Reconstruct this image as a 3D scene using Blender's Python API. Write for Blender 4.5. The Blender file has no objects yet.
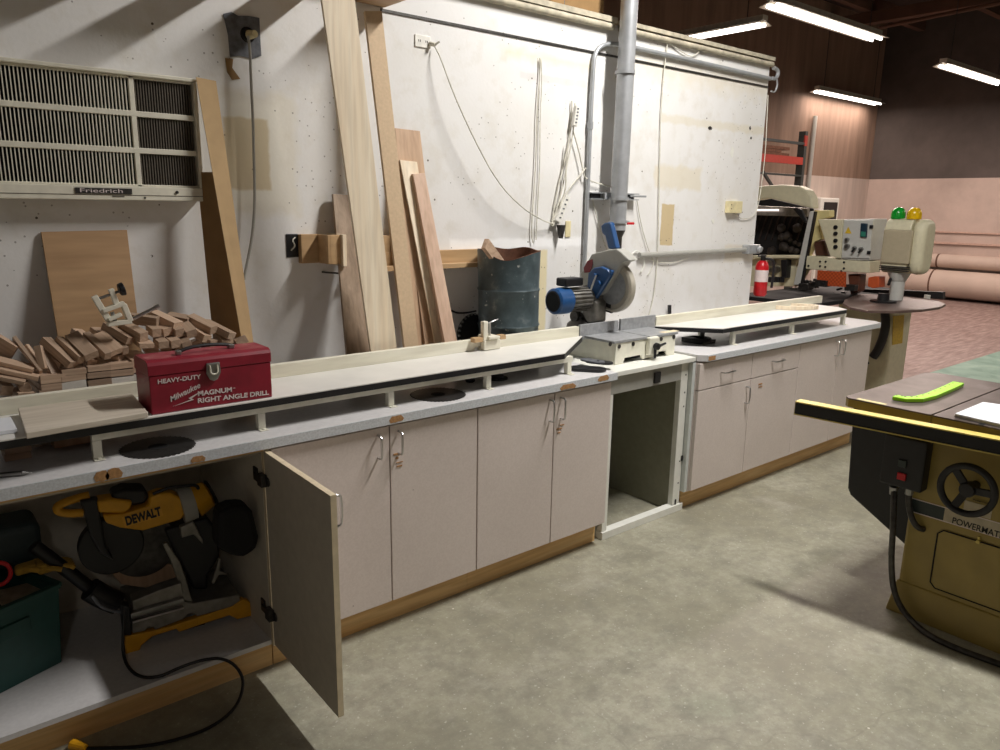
import bpy, bmesh, math, random
from mathutils import Vector, Matrix, Euler
random.seed(7)
PI = math.pi
C = bpy.context.scene.collection
sc = bpy.context.scene
# ------------------------------------------------------------------ camera
FPX, CU, CV = 755.0, 500.0, 375.0
_X = Vector((930, -156, FPX)).normalized()
_Z = -Vector((-54, 3328, FPX)).normalized()
_Z = (_Z - _X * _Z.dot(_X)).normalized()
_Y = _Z.cross(_X)
CAM = Vector((0, 0, 1.70))
R3 = Matrix((_X, _Y, _Z))           # world = R3 @ (right, down, fwd)
cam_data = bpy.data.cameras.new('camera')
cam = bpy.data.objects.new('camera', cam_data); C.objects.link(cam)
cam_data.sensor_width = 36; cam_data.lens = FPX / 1000 * 36; cam_data.clip_end = 200; cam_data.clip_start = .05
m = Matrix.Identity(4)
for i in range(3):
    m[i][0] = R3[i][0]; m[i][1] = -R3[i][1]; m[i][2] = -R3[i][2]; m[i][3] = CAM[i]
cam.matrix_world = m
sc.camera = cam
def at(u, v, x=None, y=None, z=None):
    """point of a survey ray on a known plane of the room"""
    d = R3 @ Vector((u - CU, v - CV, FPX))
    i, val = (0, x) if x is not None else (1, y) if y is not None else (2, z)
    return CAM + d * ((val - CAM[i]) / d[i])
def onp(u, v, P, n):
    d = R3 @ Vector((u - CU, v - CV, FPX))
    return CAM + d * ((P - CAM).dot(n) / d.dot(n))

# ------------------------------------------------------------------ materials
def lin(c):
    if isinstance(c, str):
        c = [int(c[i:i+2], 16) / 255 for i in (0, 2, 4)]
    return tuple(x / 12.92 if x <= .04045 else ((x + .055) / 1.055) ** 2.4 for x in c)
class NT:
    def __init__(s, name, rough=.5, metal=0, spec=.5):
        s.m = bpy.data.materials.new(name); s.m.use_nodes = True
        s.n = s.m.node_tree.nodes; s.l = s.m.node_tree.links
        s.b = s.n['Principled BSDF']
        s.b.inputs['Roughness'].default_value = rough; s.b.inputs['Metallic'].default_value = metal
        s.b.inputs['Specular IOR Level'].default_value = spec
    def new(s, t, **k):
        n = s.n.new(t)
        for a, v in k.items(): setattr(n, a, v)
        return n
    def link(s, a, b): s.l.new(a, b)
    def coord(s, kind='Object', scale=(1, 1, 1)):
        t = s.new('ShaderNodeTexCoord'); mp = s.new('ShaderNodeMapping')
        mp.inputs['Scale'].default_value = scale
        s.link(t.outputs[kind], mp.inputs['Vector']); return mp.outputs[0]
    def noise(s, vec, scale=5, detail=4, rough=.5, dist=0):
        n = s.new('ShaderNodeTexNoise'); n.inputs['Scale'].default_value = scale
        n.inputs['Detail'].default_value = detail; n.inputs['Roughness'].default_value = rough
        n.inputs['Distortion'].default_value = dist
        s.link(vec, n.inputs['Vector']); return n.outputs[0]
    def ramp(s, f, pts):
        r = s.new('ShaderNodeValToRGB'); e = r.color_ramp.elements
        while len(e) < len(pts): e.new(.5)
        for i, (p, c) in enumerate(pts):
            e[i].position = p; e[i].color = (*c, 1) if len(c) == 3 else c
        s.link(f, r.inputs[0]); return r.outputs[0]
    def mix(s, f, a, b, mode='MIX'):
        n = s.new('ShaderNodeMix', data_type='RGBA', blend_type=mode)
        for sock, v in ((n.inputs[0], f), (n.inputs[6], a), (n.inputs[7], b)):
            if isinstance(v, (int, float)): sock.default_value = v
            elif isinstance(v, tuple): sock.default_value = (*v, 1)
            else: s.link(v, sock)
        return n.outputs[2]
    def math(s, op, a, b=None, c=None):
        n = s.new('ShaderNodeMath', operation=op)
        for i, v in enumerate((a, b, c)):
            if v is None: continue
            if isinstance(v, (int, float)): n.inputs[i].default_value = v
            else: s.link(v, n.inputs[i])
        return n.outputs[0]
    def col(s, c):
        if isinstance(c, tuple): s.b.inputs['Base Color'].default_value = (*c, 1)
        else: s.link(c, s.b.inputs['Base Color'])
    def bump(s, h, strength=.3, dist=.002):
        b = s.new('ShaderNodeBump'); b.inputs['Strength'].default_value = strength; b.inputs['Distance'].default_value = dist
        s.link(h, b.inputs['Height']); s.link(b.outputs[0], s.b.inputs['Normal'])
def plain(name, c, rough=.5, metal=0, var=.12, scale=30, spec=.5):
    t = NT(name, rough, metal, spec); c = lin(c)
    v = t.coord(); n = t.noise(v, scale, 3)
    lo = tuple(x * (1 - var) for x in c); hi = tuple(min(1, x * (1 + var)) for x in c)
    t.col(t.ramp(n, [(.3, lo), (.7, hi)])); return t.m
def wood(name, c1, c2, axis=2, fine=1.0, rough=.55, rand=0):
    t = NT(name, rough); s = [18 * fine] * 3; s[axis] = 1.2 * fine
    v = t.coord('Object', tuple(s)); n = t.noise(v, 1.6, 5, .6, .6)
    col = t.ramp(n, [(.3, lin(c1)), (.7, lin(c2))])
    s2 = [90 * fine] * 3; s2[axis] = 4
    n2 = t.noise(t.coord('Object', tuple(s2)), 1, 2)
    col = t.mix(.25, col, t.ramp(n2, [(.35, (.45, .4, .35)), (.6, (1, 1, 1))]), 'MULTIPLY')
    if rand:
        oi = t.new('ShaderNodeObjectInfo'); hs = t.new('ShaderNodeHueSaturation')
        t.link(t.math('MULTIPLY_ADD', oi.outputs['Random'], rand, 1 - rand / 2), hs.inputs['Value'])
        t.link(col, hs.inputs['Color']); col = hs.outputs[0]
    t.col(col); return t.m
M = {}
def rectmask(t, X, Z, x0, x1, z0, z1, soft=.01, wob=None, amp=.02):
    a = t.math('SUBTRACT', t.math('ABSOLUTE', t.math('SUBTRACT', X, (x0 + x1) / 2)), (x1 - x0) / 2)
    b = t.math('SUBTRACT', t.math('ABSOLUTE', t.math('SUBTRACT', Z, (z0 + z1) / 2)), (z1 - z0) / 2)
    d = t.math('MAXIMUM', a, b)
    if wob is not None: d = t.math('ADD', d, t.math('MULTIPLY', t.math('SUBTRACT', wob, .5), amp))
    r = t.new('ShaderNodeMapRange'); t.link(d, r.inputs[0])
    r.inputs[1].default_value = soft; r.inputs[2].default_value = -soft
    return r.outputs[0]
def mk_wall():
    t = NT('painted_plaster', .75, 0, .25)
    g = t.new('ShaderNodeNewGeometry'); sp = t.new('ShaderNodeSeparateXYZ'); t.link(g.outputs['Position'], sp.inputs[0])
    P = g.outputs['Position']; X, Z = sp.outputs[0], sp.outputs[2]
    n1 = t.noise(P, 1.3, 5, .6); n2 = t.noise(P, 9, 4, .6); n3 = t.noise(P, 60, 3)
    col = t.ramp(n1, [(.3, lin('dddbd6')), (.5, lin('e4e3e1')), (.7, lin('dedcd8'))])
    col = t.mix(t.ramp(n2, [(.52, (0, 0, 0)), (.78, (.6, .6, .6))]), col, lin('d2cdc2'))
    wob = t.noise(P, 14, 3)
    def rect(u0, v0, u1, v1, c, f=1, soft=.012, amp=.03):
        nonlocal col
        a = at(u0, v0, y=3.15); b = at(u1, v1, y=3.15)
        mk = rectmask(t, X, Z, min(a.x, b.x), max(a.x, b.x), min(a.z, b.z), max(a.z, b.z), soft, wob, amp)
        col = t.mix(t.math('MULTIPLY', mk, f), col, lin(c))
    rect(222, 88, 300, 215, 'd9cfb4', .4, .02, .08)
    rect(228, 100, 285, 205, 'e8e4d8', .9, .02, .06)
    rect(222, 116, 271, 190, 'cdbd9c', .85, .006, .03)
    rect(505, 48, 592, 70, 'dccfa4', .55, .03, .06)
    rect(520, 78, 600, 84, 'c9c6c6', .4, .004)
    rect(655, 165, 700, 190, 'd9cdae', .5, .015, .08)
    rect(660, 122, 765, 128, 'd8cfb6', .5, .01, .05)
    rect(725, 245, 757, 260, 'd8cdb5', .5, .01, .05)
    rect(662, 204, 672, 245, 'c8b48c', .95, .004, .02)
    rect(450, 240, 585, 246, 'ffffff', .6, .01, .03)
    rect(536, 250, 545, 330, 'e2d3a4', .8, .006, .02)
    rect(620, 50, 770, 100, 'dccfae', .35, .05, .15)
    # specks, nail holes and scratches
    vo = t.new('ShaderNodeTexVoronoi'); vo.inputs['Scale'].default_value = 11; t.link(P, vo.inputs['Vector'])
    spk = t.math('MULTIPLY', t.math('LESS_THAN', vo.outputs['Distance'], .055), t.math('GREATER_THAN', n2, .52))
    vo2 = t.new('ShaderNodeTexVoronoi'); vo2.inputs['Scale'].default_value = 30; t.link(P, vo2.inputs['Vector'])
    spk2 = t.math('MULTIPLY', t.math('LESS_THAN', vo2.outputs['Distance'], .11), t.math('GREATER_THAN', n1, .53))
    col = t.mix(t.math('MAXIMUM', spk, t.math('MULTIPLY', spk2, .6)), col, lin('5c5248'))
    mp = t.new('ShaderNodeMapping'); t.link(P, mp.inputs[0]); mp.inputs['Scale'].default_value = (40, 1, 3)
    sc_ = t.noise(mp.outputs[0], 1, 4, .7)
    col = t.mix(t.ramp(sc_, [(.68, (0, 0, 0)), (.78, (.3, .3, .3))]), col, lin('bdb6a8'))
    t.col(col); t.bump(n3, .15, .004); return t.m
M['wall'] = mk_wall()
def mk_floor():
    t = NT('concrete_floor', .55, 0, .5)
    g = t.new('ShaderNodeNewGeometry'); sp = t.new('ShaderNodeSeparateXYZ'); P = g.outputs['Position']; t.link(P, sp.inputs[0])
    X, Y = sp.outputs[0], sp.outputs[1]
    n1 = t.noise(P, 1.1, 6, .62); n2 = t.noise(P, 7, 6, .7); n3 = t.noise(P, 70, 3); n4 = t.noise(P, 3, 5, .6, .4)
    col = t.ramp(n1, [(.32, lin('86826f')), (.48, lin('9c9985')), (.6, lin('aba895')), (.72, lin('929682'))])
    col = t.mix(t.ramp(n2, [(.35, (.7, .7, .7)), (.55, (0, 0, 0))]), col, lin('807e70'))
    col = t.mix(t.ramp(n4, [(.56, (0, 0, 0)), (.72, (.45, .45, .45))]), col, lin('b9b5a6'))
    n5 = t.noise(P, 24, 6, .8)
    col = t.mix(t.ramp(n5, [(.42, (.4, .4, .4)), (.54, (0, 0, 0))]), col, lin('8a8475'))
    col = t.mix(t.ramp(n5, [(.56, (0, 0, 0)), (.68, (.35, .35, .35))]), col, lin('bfbbab'))
    col = t.mix(t.ramp(n3, [(.64, (0, 0, 0)), (.72, (.5, .5, .5))]), col, lin('d8d6c8'))
    vo = t.new('ShaderNodeTexVoronoi', feature='DISTANCE_TO_EDGE'); vo.inputs['Scale'].default_value = .55
    mx = t.new('ShaderNodeVectorMath', operation='ADD'); t.link(P, mx.inputs[0])
    nv = t.new('ShaderNodeTexNoise'); nv.inputs['Scale'].default_value = 3; t.link(P, nv.inputs['Vector'])
    vs = t.new('ShaderNodeVectorMath', operation='SCALE'); vs.inputs['Scale'].default_value = .35; t.link(nv.outputs['Color'], vs.inputs[0])
    t.link(vs.outputs[0], mx.inputs[1]); t.link(mx.outputs[0], vo.inputs['Vector'])
    col = t.mix(t.math('MULTIPLY', t.math('LESS_THAN', vo.outputs['Distance'], .002), .14), col, lin('5f5d52'))
    # sawdust spots
    vo2 = t.new('ShaderNodeTexVoronoi'); vo2.inputs['Scale'].default_value = 22; t.link(P, vo2.inputs['Vector'])
    col = t.mix(t.math('MULTIPLY', t.math('LESS_THAN', vo2.outputs['Distance'], .10), t.math('GREATER_THAN', n2, .62)), col, lin('dad7c8'))
    # worn red-brown coating in the hall behind
    mp = t.new('ShaderNodeMapping'); t.link(P, mp.inputs[0]); mp.inputs['Scale'].default_value = (1, 6, 1)
    r1 = t.noise(mp.outputs[0], 3, 5, .65)
    red = t.ramp(r1, [(.35, lin('6d5650')), (.52, lin('85706a')), (.7, lin('a39088'))])
    mk = t.math('GREATER_THAN', t.math('ADD', X, t.math('MULTIPLY', n2, .3)), 6.6)
    col = t.mix(mk, col, red)
    gm = t.math('MULTIPLY', t.math('GREATER_THAN', X, 8.0), t.math('LESS_THAN', Y, 3.14))
    gm = t.math('MULTIPLY', gm, t.math('LESS_THAN', X, 14.5))
    col = t.mix(gm, col, t.ramp(n4, [(.35, lin('5f8274')), (.65, lin('86a294'))]))
    t.col(col); t.bump(n3, .12, .003)
    t.link(t.ramp(n1, [(.3, (.45,) * 3), (.7, (.6,) * 3)]), t.b.inputs['Roughness'])
    return t.m
M['floor'] = mk_floor()
def mk_lam():
    t = NT('laminate_door', .45); v = t.coord('Object'); n = t.noise(v, 3, 4); n2 = t.noise(v, 120, 2)
    vv = t.coord('Object', (1, 1, 14)); n3 = t.noise(vv, 2, 3)
    c = t.ramp(n, [(.3, lin('cfc3bc')), (.7, lin('d9cdc6'))])
    c = t.mix(.3, c, t.ramp(n2, [(.4, lin('cdc2bb')), (.6, lin('dfd5cf'))]))
    vo = t.new('ShaderNodeTexVoronoi'); vo.inputs['Scale'].default_value = 14; t.link(v, vo.inputs['Vector'])
    c = t.mix(t.math('MULTIPLY', t.math('LESS_THAN', vo.outputs['Distance'], .035), t.math('GREATER_THAN', n, .55)), c, lin('7d7066'))
    t.col(c); return t.m
M['lam'] = mk_lam()
M['counter'] = plain('white_laminate_top', 'd4d2d2', .4, var=.06, scale=60)
M['counter_edge'] = plain('speckled_grey_edge', 'cdd1d5', .4, var=.13, scale=160)
M['particle'] = plain('particle_board', 'a97f52', .8, var=.25, scale=120)
M['edgeband'] = plain('cream_edge_band', 'e2d3b4', .6, var=.08)
M['kick'] = wood('plywood_kick', 'd0a468', 'e6c48e', 0, .8)
M['door_inner'] = plain('inner_laminate', 'c6bfb2', .6, var=.05)
M['chrome'] = plain('brushed_nickel', 'c8c8c8', .28, 1, var=.05)
M['steel'] = plain('steel', '9a9a98', .4, 1, var=.15)
M['iron'] = plain('machined_cast_iron', 'a0a2a4', .4, .25, var=.15, scale=50)
M['galv'] = plain('galvanized_steel', 'b0b3b6', .42, .45, var=.12, scale=12)
M['darksteel'] = plain('dark_steel', '4c4a48', .45, .8, var=.3, scale=40)
M['black'] = plain('black_plastic', '17171a', .45, var=.2)
M['blackmat'] = plain('black_rubber', '101012', .8, var=.2)
M['white'] = plain('white_enamel', 'e4e4dc', .4, var=.04)
M['whitecab'] = plain('white_steel_cabinet', 'cdd2cf', .45, var=.05)
M['cream'] = plain('cream_enamel', 'e4e2d2', .45, var=.05)
M['creamold'] = plain('aged_cream_metal', 'e0dccb', .5, var=.07)
M['ac_dark'] = plain('dusty_intake', '5b5449', .8, var=.2, scale=90)
M['tabletop'] = plain('extension_table_white', 'dedcd6', .4, var=.05, scale=8)
M['red'] = plain('red_toolbox_paint', '86182c', .38, var=.15, scale=14)
def mk_redtop():
    t = NT('dusty_red_lid', .5); v = t.coord(); n = t.noise(v, 14, 5, .7)
    t.col(t.ramp(n, [(.42, lin('8b1b31')), (.6, lin('9c4a50')), (.78, lin('c7a297'))])); return t.m
M['redtop'] = mk_redtop()
M['lettering'] = plain('white_lettering', 'dccfcd', .6, var=.05)
M['dark_letter'] = plain('black_lettering', '1b1a19', .6, var=.05)
M['maple'] = wood('maple_board', 'e8d4b6', 'f3e7d0', 2, .6)
M['mdf'] = plain('mdf_board', 'cbb292', .7, var=.06, scale=80)
M['oak'] = wood('tan_board', 'b8977a', 'ccad8f', 2, .7)
M['pinkwood'] = wood('pinkish_board', 'c6a68e', 'd8baa4', 2, .7)
M['walnut'] = wood('rough_brown_board', '84705a', 'b09a84', 2, .9)
M['ply'] = wood('plywood_panel', 'a88560', 'b8966e', 0, .4)
M['fencewood'] = wood('cream_wood_fence', 'dfdbc6', 'ece9da', 0, .4)
M['cleat'] = wood('wall_cleat_wood', 'b39268', 'c4a47c', 0, .4)
M['offcut'] = wood('hardwood_offcut', 'a48a74', 'c4aa92', 0, 1.2, rand=.45)
M['offwhite'] = plain('white_offcut', 'd9d5cc', .6)
M['plank'] = wood('pale_plank', 'c9beae', 'dad0c0', 0, .5)
M['card'] = plain('cardboard', 'bfa177', .8, var=.06, scale=15)
M['carddark'] = plain('cardboard_inner', '8e7048', .85, var=.08, scale=15)
M['tape'] = plain('duct_tape', '6d7076', .35, .3, var=.3, scale=40)
M['cord'] = plain('white_cord', 'd2cfc2', .5)
M['paper'] = plain('paper', 'dfe2e8', .6, var=.03)
M['outlet'] = plain('outlet_plate', 'e6e4dc', .4)
M['beige'] = plain('beige_plastic', 'd9cda2', .5)
def mk_barrel():
    t = NT('dented_drum_paint', .4, .35); v = t.coord(); n = t.noise(v, 9, 6, .65); n2 = t.noise(v, 40, 4)
    c = t.ramp(n, [(.3, lin('3f4b4f')), (.55, lin('526065')), (.72, lin('7d8789'))])
    c = t.mix(t.ramp(n2, [(.68, (0, 0, 0)), (.74, (1, 1, 1))]), c, lin('b9bdb8'))
    t.col(c); return t.m
M['barrel'] = mk_barrel()
M['rust'] = plain('rusty_inside', '6e4a38', .8, .2, var=.3)
M['blue'] = plain('blue_machine_paint', '1f4a7c', .35, var=.06)
M['sawgrey'] = plain('grey_machine_paint', 'a5a49d', .45, var=.05)
M['aluminium'] = plain('cast_aluminium', '8d8a84', .45, .7, var=.2)
M['guard'] = plain('smoked_guard', 'b8b2a4', .3, .2, var=.1, scale=10)
M['sawred'] = plain('dark_red_badge', '7d1426', .5)
M['yellow'] = plain('tool_yellow', 'd49a17', .45, var=.08)
M['tote'] = plain('green_tote', '1f4a45', .45, var=.08)
M['totelid'] = plain('dark_tote_lid', '2c3b3e', .55)
M['glove'] = plain('yellow_leather', 'a8842f', .8, var=.2)
M['bander'] = plain('machine_beige', 'd8d2b4', .5, var=.05)
M['banderY'] = plain('machine_yellowed', 'd3c68e', .5, var=.08, scale=6)
M['banderW'] = plain('machine_light_grey', 'c8c8c2', .45, var=.04)
M['orange'] = plain('orange_guard', 'c8582a', .5, var=.1)
M['greenlamp'] = plain('green_lens', '12962e', .25)
M['yellowlamp'] = plain('yellow_lens', 'dcb20e', .25)
M['tsaw'] = plain('mustard_saw_paint', '9c8848', .42, var=.1, scale=8)
M['tsawtrim'] = plain('yellow_rail', 'd9c56a', .4, var=.08)
M['ttop'] = NT('worn_saw_table', .42, .5)
_t = M['ttop']; _v = _t.coord(); _n = _t.noise(_v, 5, 5, .6)
_t.col(_t.ramp(_n, [(.3, lin('5a504b')), (.6, lin('776c67')), (.8, lin('989090'))])); M['ttop'] = _t.m
M['brownplate'] = plain('brown_table', '6a5852', .4, .3, var=.15)
M['lime'] = plain('lime_plastic', '9be01e', .4, var=.04)
M['navy'] = plain('dark_band', '2b3534', .5)
M['silver'] = plain('silver_band', 'b8ad94', .5)
M['rackred'] = plain('red_rack', 'a83224', .5)
M['rackgreen'] = plain('dark_rack', '2f3432', .5)
M['extred'] = plain('extinguisher_red', 'c01822', .3)
M['fixture'] = plain('fixture_white', 'c9c2b4', .6)
def mk_emit(name, c, s):
    m_ = bpy.data.materials.new(name); m_.use_nodes = True; n = m_.node_tree.nodes; n.clear()
    e = n.new('ShaderNodeEmission'); o = n.new('ShaderNodeOutputMaterial')
    e.inputs[0].default_value = (*c, 1); e.inputs[1].default_value = s
    m_.node_tree.links.new(e.outputs[0], o.inputs[0]); return m_
M['tube'] = mk_emit('lit_tube', (1, .93, .86), 6)
def mk_farwall(name, upper, lower, zb, mid=None, zm=0, vert=False):
    t = NT(name, .8, 0, .3); g = t.new('ShaderNodeNewGeometry'); sp = t.new('ShaderNodeSeparateXYZ'); P = g.outputs['Position']; t.link(P, sp.inputs[0])
    mp = t.new('ShaderNodeMapping'); t.link(P, mp.inputs[0]); mp.inputs['Scale'].default_value = (5, 5, .6) if vert else (1, 1, 1)
    n = t.noise(mp.outputs[0], 1.1, 6, .65)
    up = t.ramp(n, [(.3, tuple(x * .75 for x in lin(upper))), (.7, tuple(min(1, x * 1.2) for x in lin(upper)))])
    lo = t.ramp(n, [(.3, tuple(x * .82 for x in lin(lower))), (.7, tuple(min(1, x * 1.12) for x in lin(lower)))])
    c = t.mix(t.math('GREATER_THAN', sp.outputs[2], zb), lo, up)
    t.col(c); return t.m
M['farwall'] = mk_farwall('far_wall_paint', '564e4a', 'b8a69c', 2.33)
M['sidewall'] = mk_farwall('side_wall_plywood', '8c7464', 'bfb0a6', 2.33, vert=True)
M['roof'] = plain('dark_roof', '40332d', .9, var=.2, scale=1)
M['beam'] = plain('roof_beam', '5e4437', .9, var=.2, scale=2)
M['ducting'] = plain('wrapped_duct', 'b9a699', .7, var=.08, scale=2)

# ------------------------------------------------------------------ mesh helpers
class MB:
    def __init__(s): s.bm = bmesh.new()
    def quadbox(s, pts):
        """8 points: bottom 4 ccw then top 4"""
        v = [s.bm.verts.new(p) for p in pts]
        for f in ((3, 2, 1, 0), (4, 5, 6, 7), (0, 1, 5, 4), (1, 2, 6, 5), (2, 3, 7, 6), (3, 0, 4, 7)):
            s.bm.faces.new([v[i] for i in f])
        return s
    def box(s, x0, x1, y0, y1, z0, z1, T=None):
        p = [Vector(q) for q in ((x0, y0, z0), (x1, y0, z0), (x1, y1, z0), (x0, y1, z0), (x0, y0, z1), (x1, y0, z1), (x1, y1, z1), (x0, y1, z1))]
        if T: p = [T @ q for q in p]
        return s.quadbox(p)
    def prism(s, poly, off):
        """poly: 3D points of one face, extruded by off"""
        off = Vector(off); a = [s.bm.verts.new(p) for p in poly]; b = [s.bm.verts.new(Vector(p) + off) for p in poly]
        n = len(poly); s.bm.faces.new(a); s.bm.faces.new(b[::-1])
        for i in range(n): s.bm.faces.new((a[i], b[i], b[(i + 1) % n], a[(i + 1) % n]))
        return s
    def cyl(s, p0, p1, r0, r1=None, seg=20, cap=True):
        p0, p1 = Vector(p0), Vector(p1); r1 = r0 if r1 is None else r1
        d = (p1 - p0).normalized(); u = d.orthogonal().normalized(); w = d.cross(u)
        a, b = [], []
        for i in range(seg):
            t = 2 * PI * i / seg; q = u * math.cos(t) + w * math.sin(t)
            a.append(s.bm.verts.new(p0 + q * r0)); b.append(s.bm.verts.new(p1 + q * r1))
        for i in range(seg): s.bm.faces.new((a[i], a[(i + 1) % seg], b[(i + 1) % seg], b[i]))
        if cap: s.bm.faces.new(a[::-1]); s.bm.faces.new(b)
        return s
    def lathe(s, prof, o, ax=(0, 0, 1), seg=28, cap=True):
        """prof: list of (r, h)"""
        o = Vector(o); d = Vector(ax).normalized(); u = d.orthogonal().normalized(); w = d.cross(u); rings = []
        for r, h in prof:
            rings.append([s.bm.verts.new(o + d * h + (u * math.cos(2 * PI * i / seg) + w * math.sin(2 * PI * i / seg)) * max(r, 1e-4)) for i in range(seg)])
        for A, B in zip(rings, rings[1:]):
            for i in range(seg): s.bm.faces.new((A[i], A[(i + 1) % seg], B[(i + 1) % seg], B[i]))
        if cap: s.bm.faces.new(rings[0][::-1]); s.bm.faces.new(rings[-1])
        return s
    def tube(s, pts, r, seg=8, smooth=0, flat=None):
        pts = [Vector(p) for p in pts]
        for _ in range(smooth):
            q = [pts[0]]
            for a, b in zip(pts, pts[1:]): q += [a.lerp(b, .25), a.lerp(b, .75)]
            q.append(pts[-1]); pts = q
        rings = []; u = None
        for i, p in enumerate(pts):
            d = (pts[min(i + 1, len(pts) - 1)] - pts[max(i - 1, 0)]).normalized()
            u = d.orthogonal().normalized() if u is None else (u - d * u.dot(d)).normalized()
            w = d.cross(u)
            rings.append([s.bm.verts.new(p + (u * math.cos(2 * PI * k / seg) + w * math.sin(2 * PI * k / seg)) * r) for k in range(seg)])
        for A, B in zip(rings, rings[1:]):
            for i in range(seg): s.bm.faces.new((A[i], A[(i + 1) % seg], B[(i + 1) % seg], B[i]))
        s.bm.faces.new(rings[0][::-1]); s.bm.faces.new(rings[-1]); return s
    def bar(s, p0, p1, w, h, up=(0, 0, 1)):
        p0, p1 = Vector(p0), Vector(p1); d = (p1 - p0).normalized(); up = Vector(up)
        sd = d.cross(up).normalized(); up = sd.cross(d)
        q = []
        for p in (p0, p1):
            q.append([p - sd * w / 2 - up * h / 2, p + sd * w / 2 - up * h / 2, p + sd * w / 2 + up * h / 2, p - sd * w / 2 + up * h / 2])
        return s.quadbox(q[0] + q[1])
def link(name, mb, mat, parent=None, bevel=0, smooth=False, seg=2):
    bm = mb.bm; bmesh.ops.recalc_face_normals(bm, faces=bm.faces)
    me = bpy.data.meshes.new(name); bm.to_mesh(me); bm.free()
    if isinstance(mat, str): mat = M[mat]
    me.materials.append(mat)
    o = bpy.data.objects.new(name, me); C.objects.link(o)
    if smooth:
        for p in me.polygons: p.use_smooth = True
        me.set_sharp_from_angle(angle=math.radians(38))
    if bevel:
        b = o.modifiers.new('bevel', 'BEVEL'); b.width = bevel; b.segments = seg; b.limit_method = 'ANGLE'; b.angle_limit = math.radians(40)
    if parent is not None:
        o.parent = parent
        p = parent; off = Vector((0, 0, 0))
        root = p
        T = Matrix.Identity(4)
        while root is not None:
            T = Matrix.Translation(root.location) @ T if root.parent is None else T
            root = root.parent
        # parents inside a thing are unrotated meshes in world space, so only the root's offset counts
        if p.parent is None and p.type == 'EMPTY': o.matrix_parent_inverse = Matrix.Translation(-p.location)
    return o
def tag(o, label, cat, group=None, kind=None):
    o['label'] = label; o['category'] = cat
    if group: o['group'] = group
    if kind: o['kind'] = kind
    return o
def thing(name, label, cat, loc=(0, 0, 0), group=None):
    o = bpy.data.objects.new(name, None); C.objects.link(o); o.location = loc; o.empty_display_size = .05
    return tag(o, label, cat, group)
def struct(name, mb, mat, **k):
    o = link(name, mb, mat, **k); o['kind'] = 'structure'; return o
def solo(name, mb, mat, label, cat, group=None, **k):
    return tag(link(name, mb, mat, **k), label, cat, group)
def text(name, s, mat, parent, origin, right, up, size, ext=.0006, shear=0, bold=0, align='LEFT', sx=1):
    cu = bpy.data.curves.new(name, 'FONT'); cu.body = s; cu.size = size; cu.extrude = ext; cu.shear = shear; cu.offset = bold; cu.align_x = align
    tmp = bpy.data.objects.new(name, cu); C.objects.link(tmp)
    dg = bpy.context.evaluated_depsgraph_get(); me = bpy.data.meshes.new_from_object(tmp.evaluated_get(dg))
    bpy.data.objects.remove(tmp)
    r = Vector(right).normalized(); u = Vector(up); u = (u - r * u.dot(r)).normalized(); n = r.cross(u)
    T = Matrix(((r.x * sx, u.x, n.x, origin[0]), (r.y * sx, u.y, n.y, origin[1]), (r.z * sx, u.z, n.z, origin[2]), (0, 0, 0, 1)))
    me.transform(T); me.materials.clear(); me.materials.append(M[mat] if isinstance(mat, str) else mat)
    o = bpy.data.objects.new(name, me); C.objects.link(o)
    if parent is not None:
        o.parent = parent
        if parent.parent is None and parent.type == 'EMPTY': o.matrix_parent_inverse = Matrix.Translation(-parent.location)
    return o
def copy_tree(o, parent=None):
    c = o.copy(); C.objects.link(c); c.parent = parent
    for ch in list(o.children): copy_tree(ch, c)
    return c

# ================================================================== SETTING
YW = 3.15
struct('floor', MB().box(-5, 17, -6, 8.2, -.1, 0), 'floor')
struct('wall_back', MB().box(-5, 5.05, YW, YW + .14, 0, 2.70), 'wall')
struct('wall_far', MB().box(16.6, 16.8, -6, 8.2, 0, 5.4), 'farwall')
struct('wall_side', MB().box(-5, 16.6, 7.75, 7.95, 0, 5.4), 'sidewall')
struct('wall_left', MB().box(-5.2, -5, -6, 8.2, 0, 5.4), 'sidewall')
struct('wall_front', MB().box(-5, 16.6, -6.2, -6, 0, 5.4), 'sidewall')
struct('ceiling', MB().box(-5.2, 16.8, -6.2, 8.2, 5.4, 5.5), 'roof')
rb = MB()
for k in range(9): rb.box(-5 + .01, 16.59, 7.0 - k * 1.4, 7.12 - k * 1.4, 5.15, 5.395)
for k in range(4): rb.box(3.5 + 3.6 * k, 3.7 + 3.6 * k, -5.9, 7.7, 4.95, 5.14)
o = struct('trim_1', rb, 'beam')
# seam, ledge and rounded capping of the painted partition
struct('trim_2', MB().box(1.9, 5.05, YW - .006, YW - .0005, 2.527, 2.539), 'darksteel')
cap = MB().box(-5, 3.42, YW - .035, YW + .15, 2.702, 2.73).box(3.46, 5.05, YW - .04, YW + .15, 2.702, 2.725)
cap.cyl((-5, YW - .02, 2.68), (3.40, YW - .02, 2.68), .019, seg=12).cyl((3.46, YW - .02, 2.68), (5.05, YW - .02, 2.68), .017, seg=12)
struct('trim_3', cap, plain('grimy_capping', 'b3ab97', .7, var=.25, scale=20), smooth=True)

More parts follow.
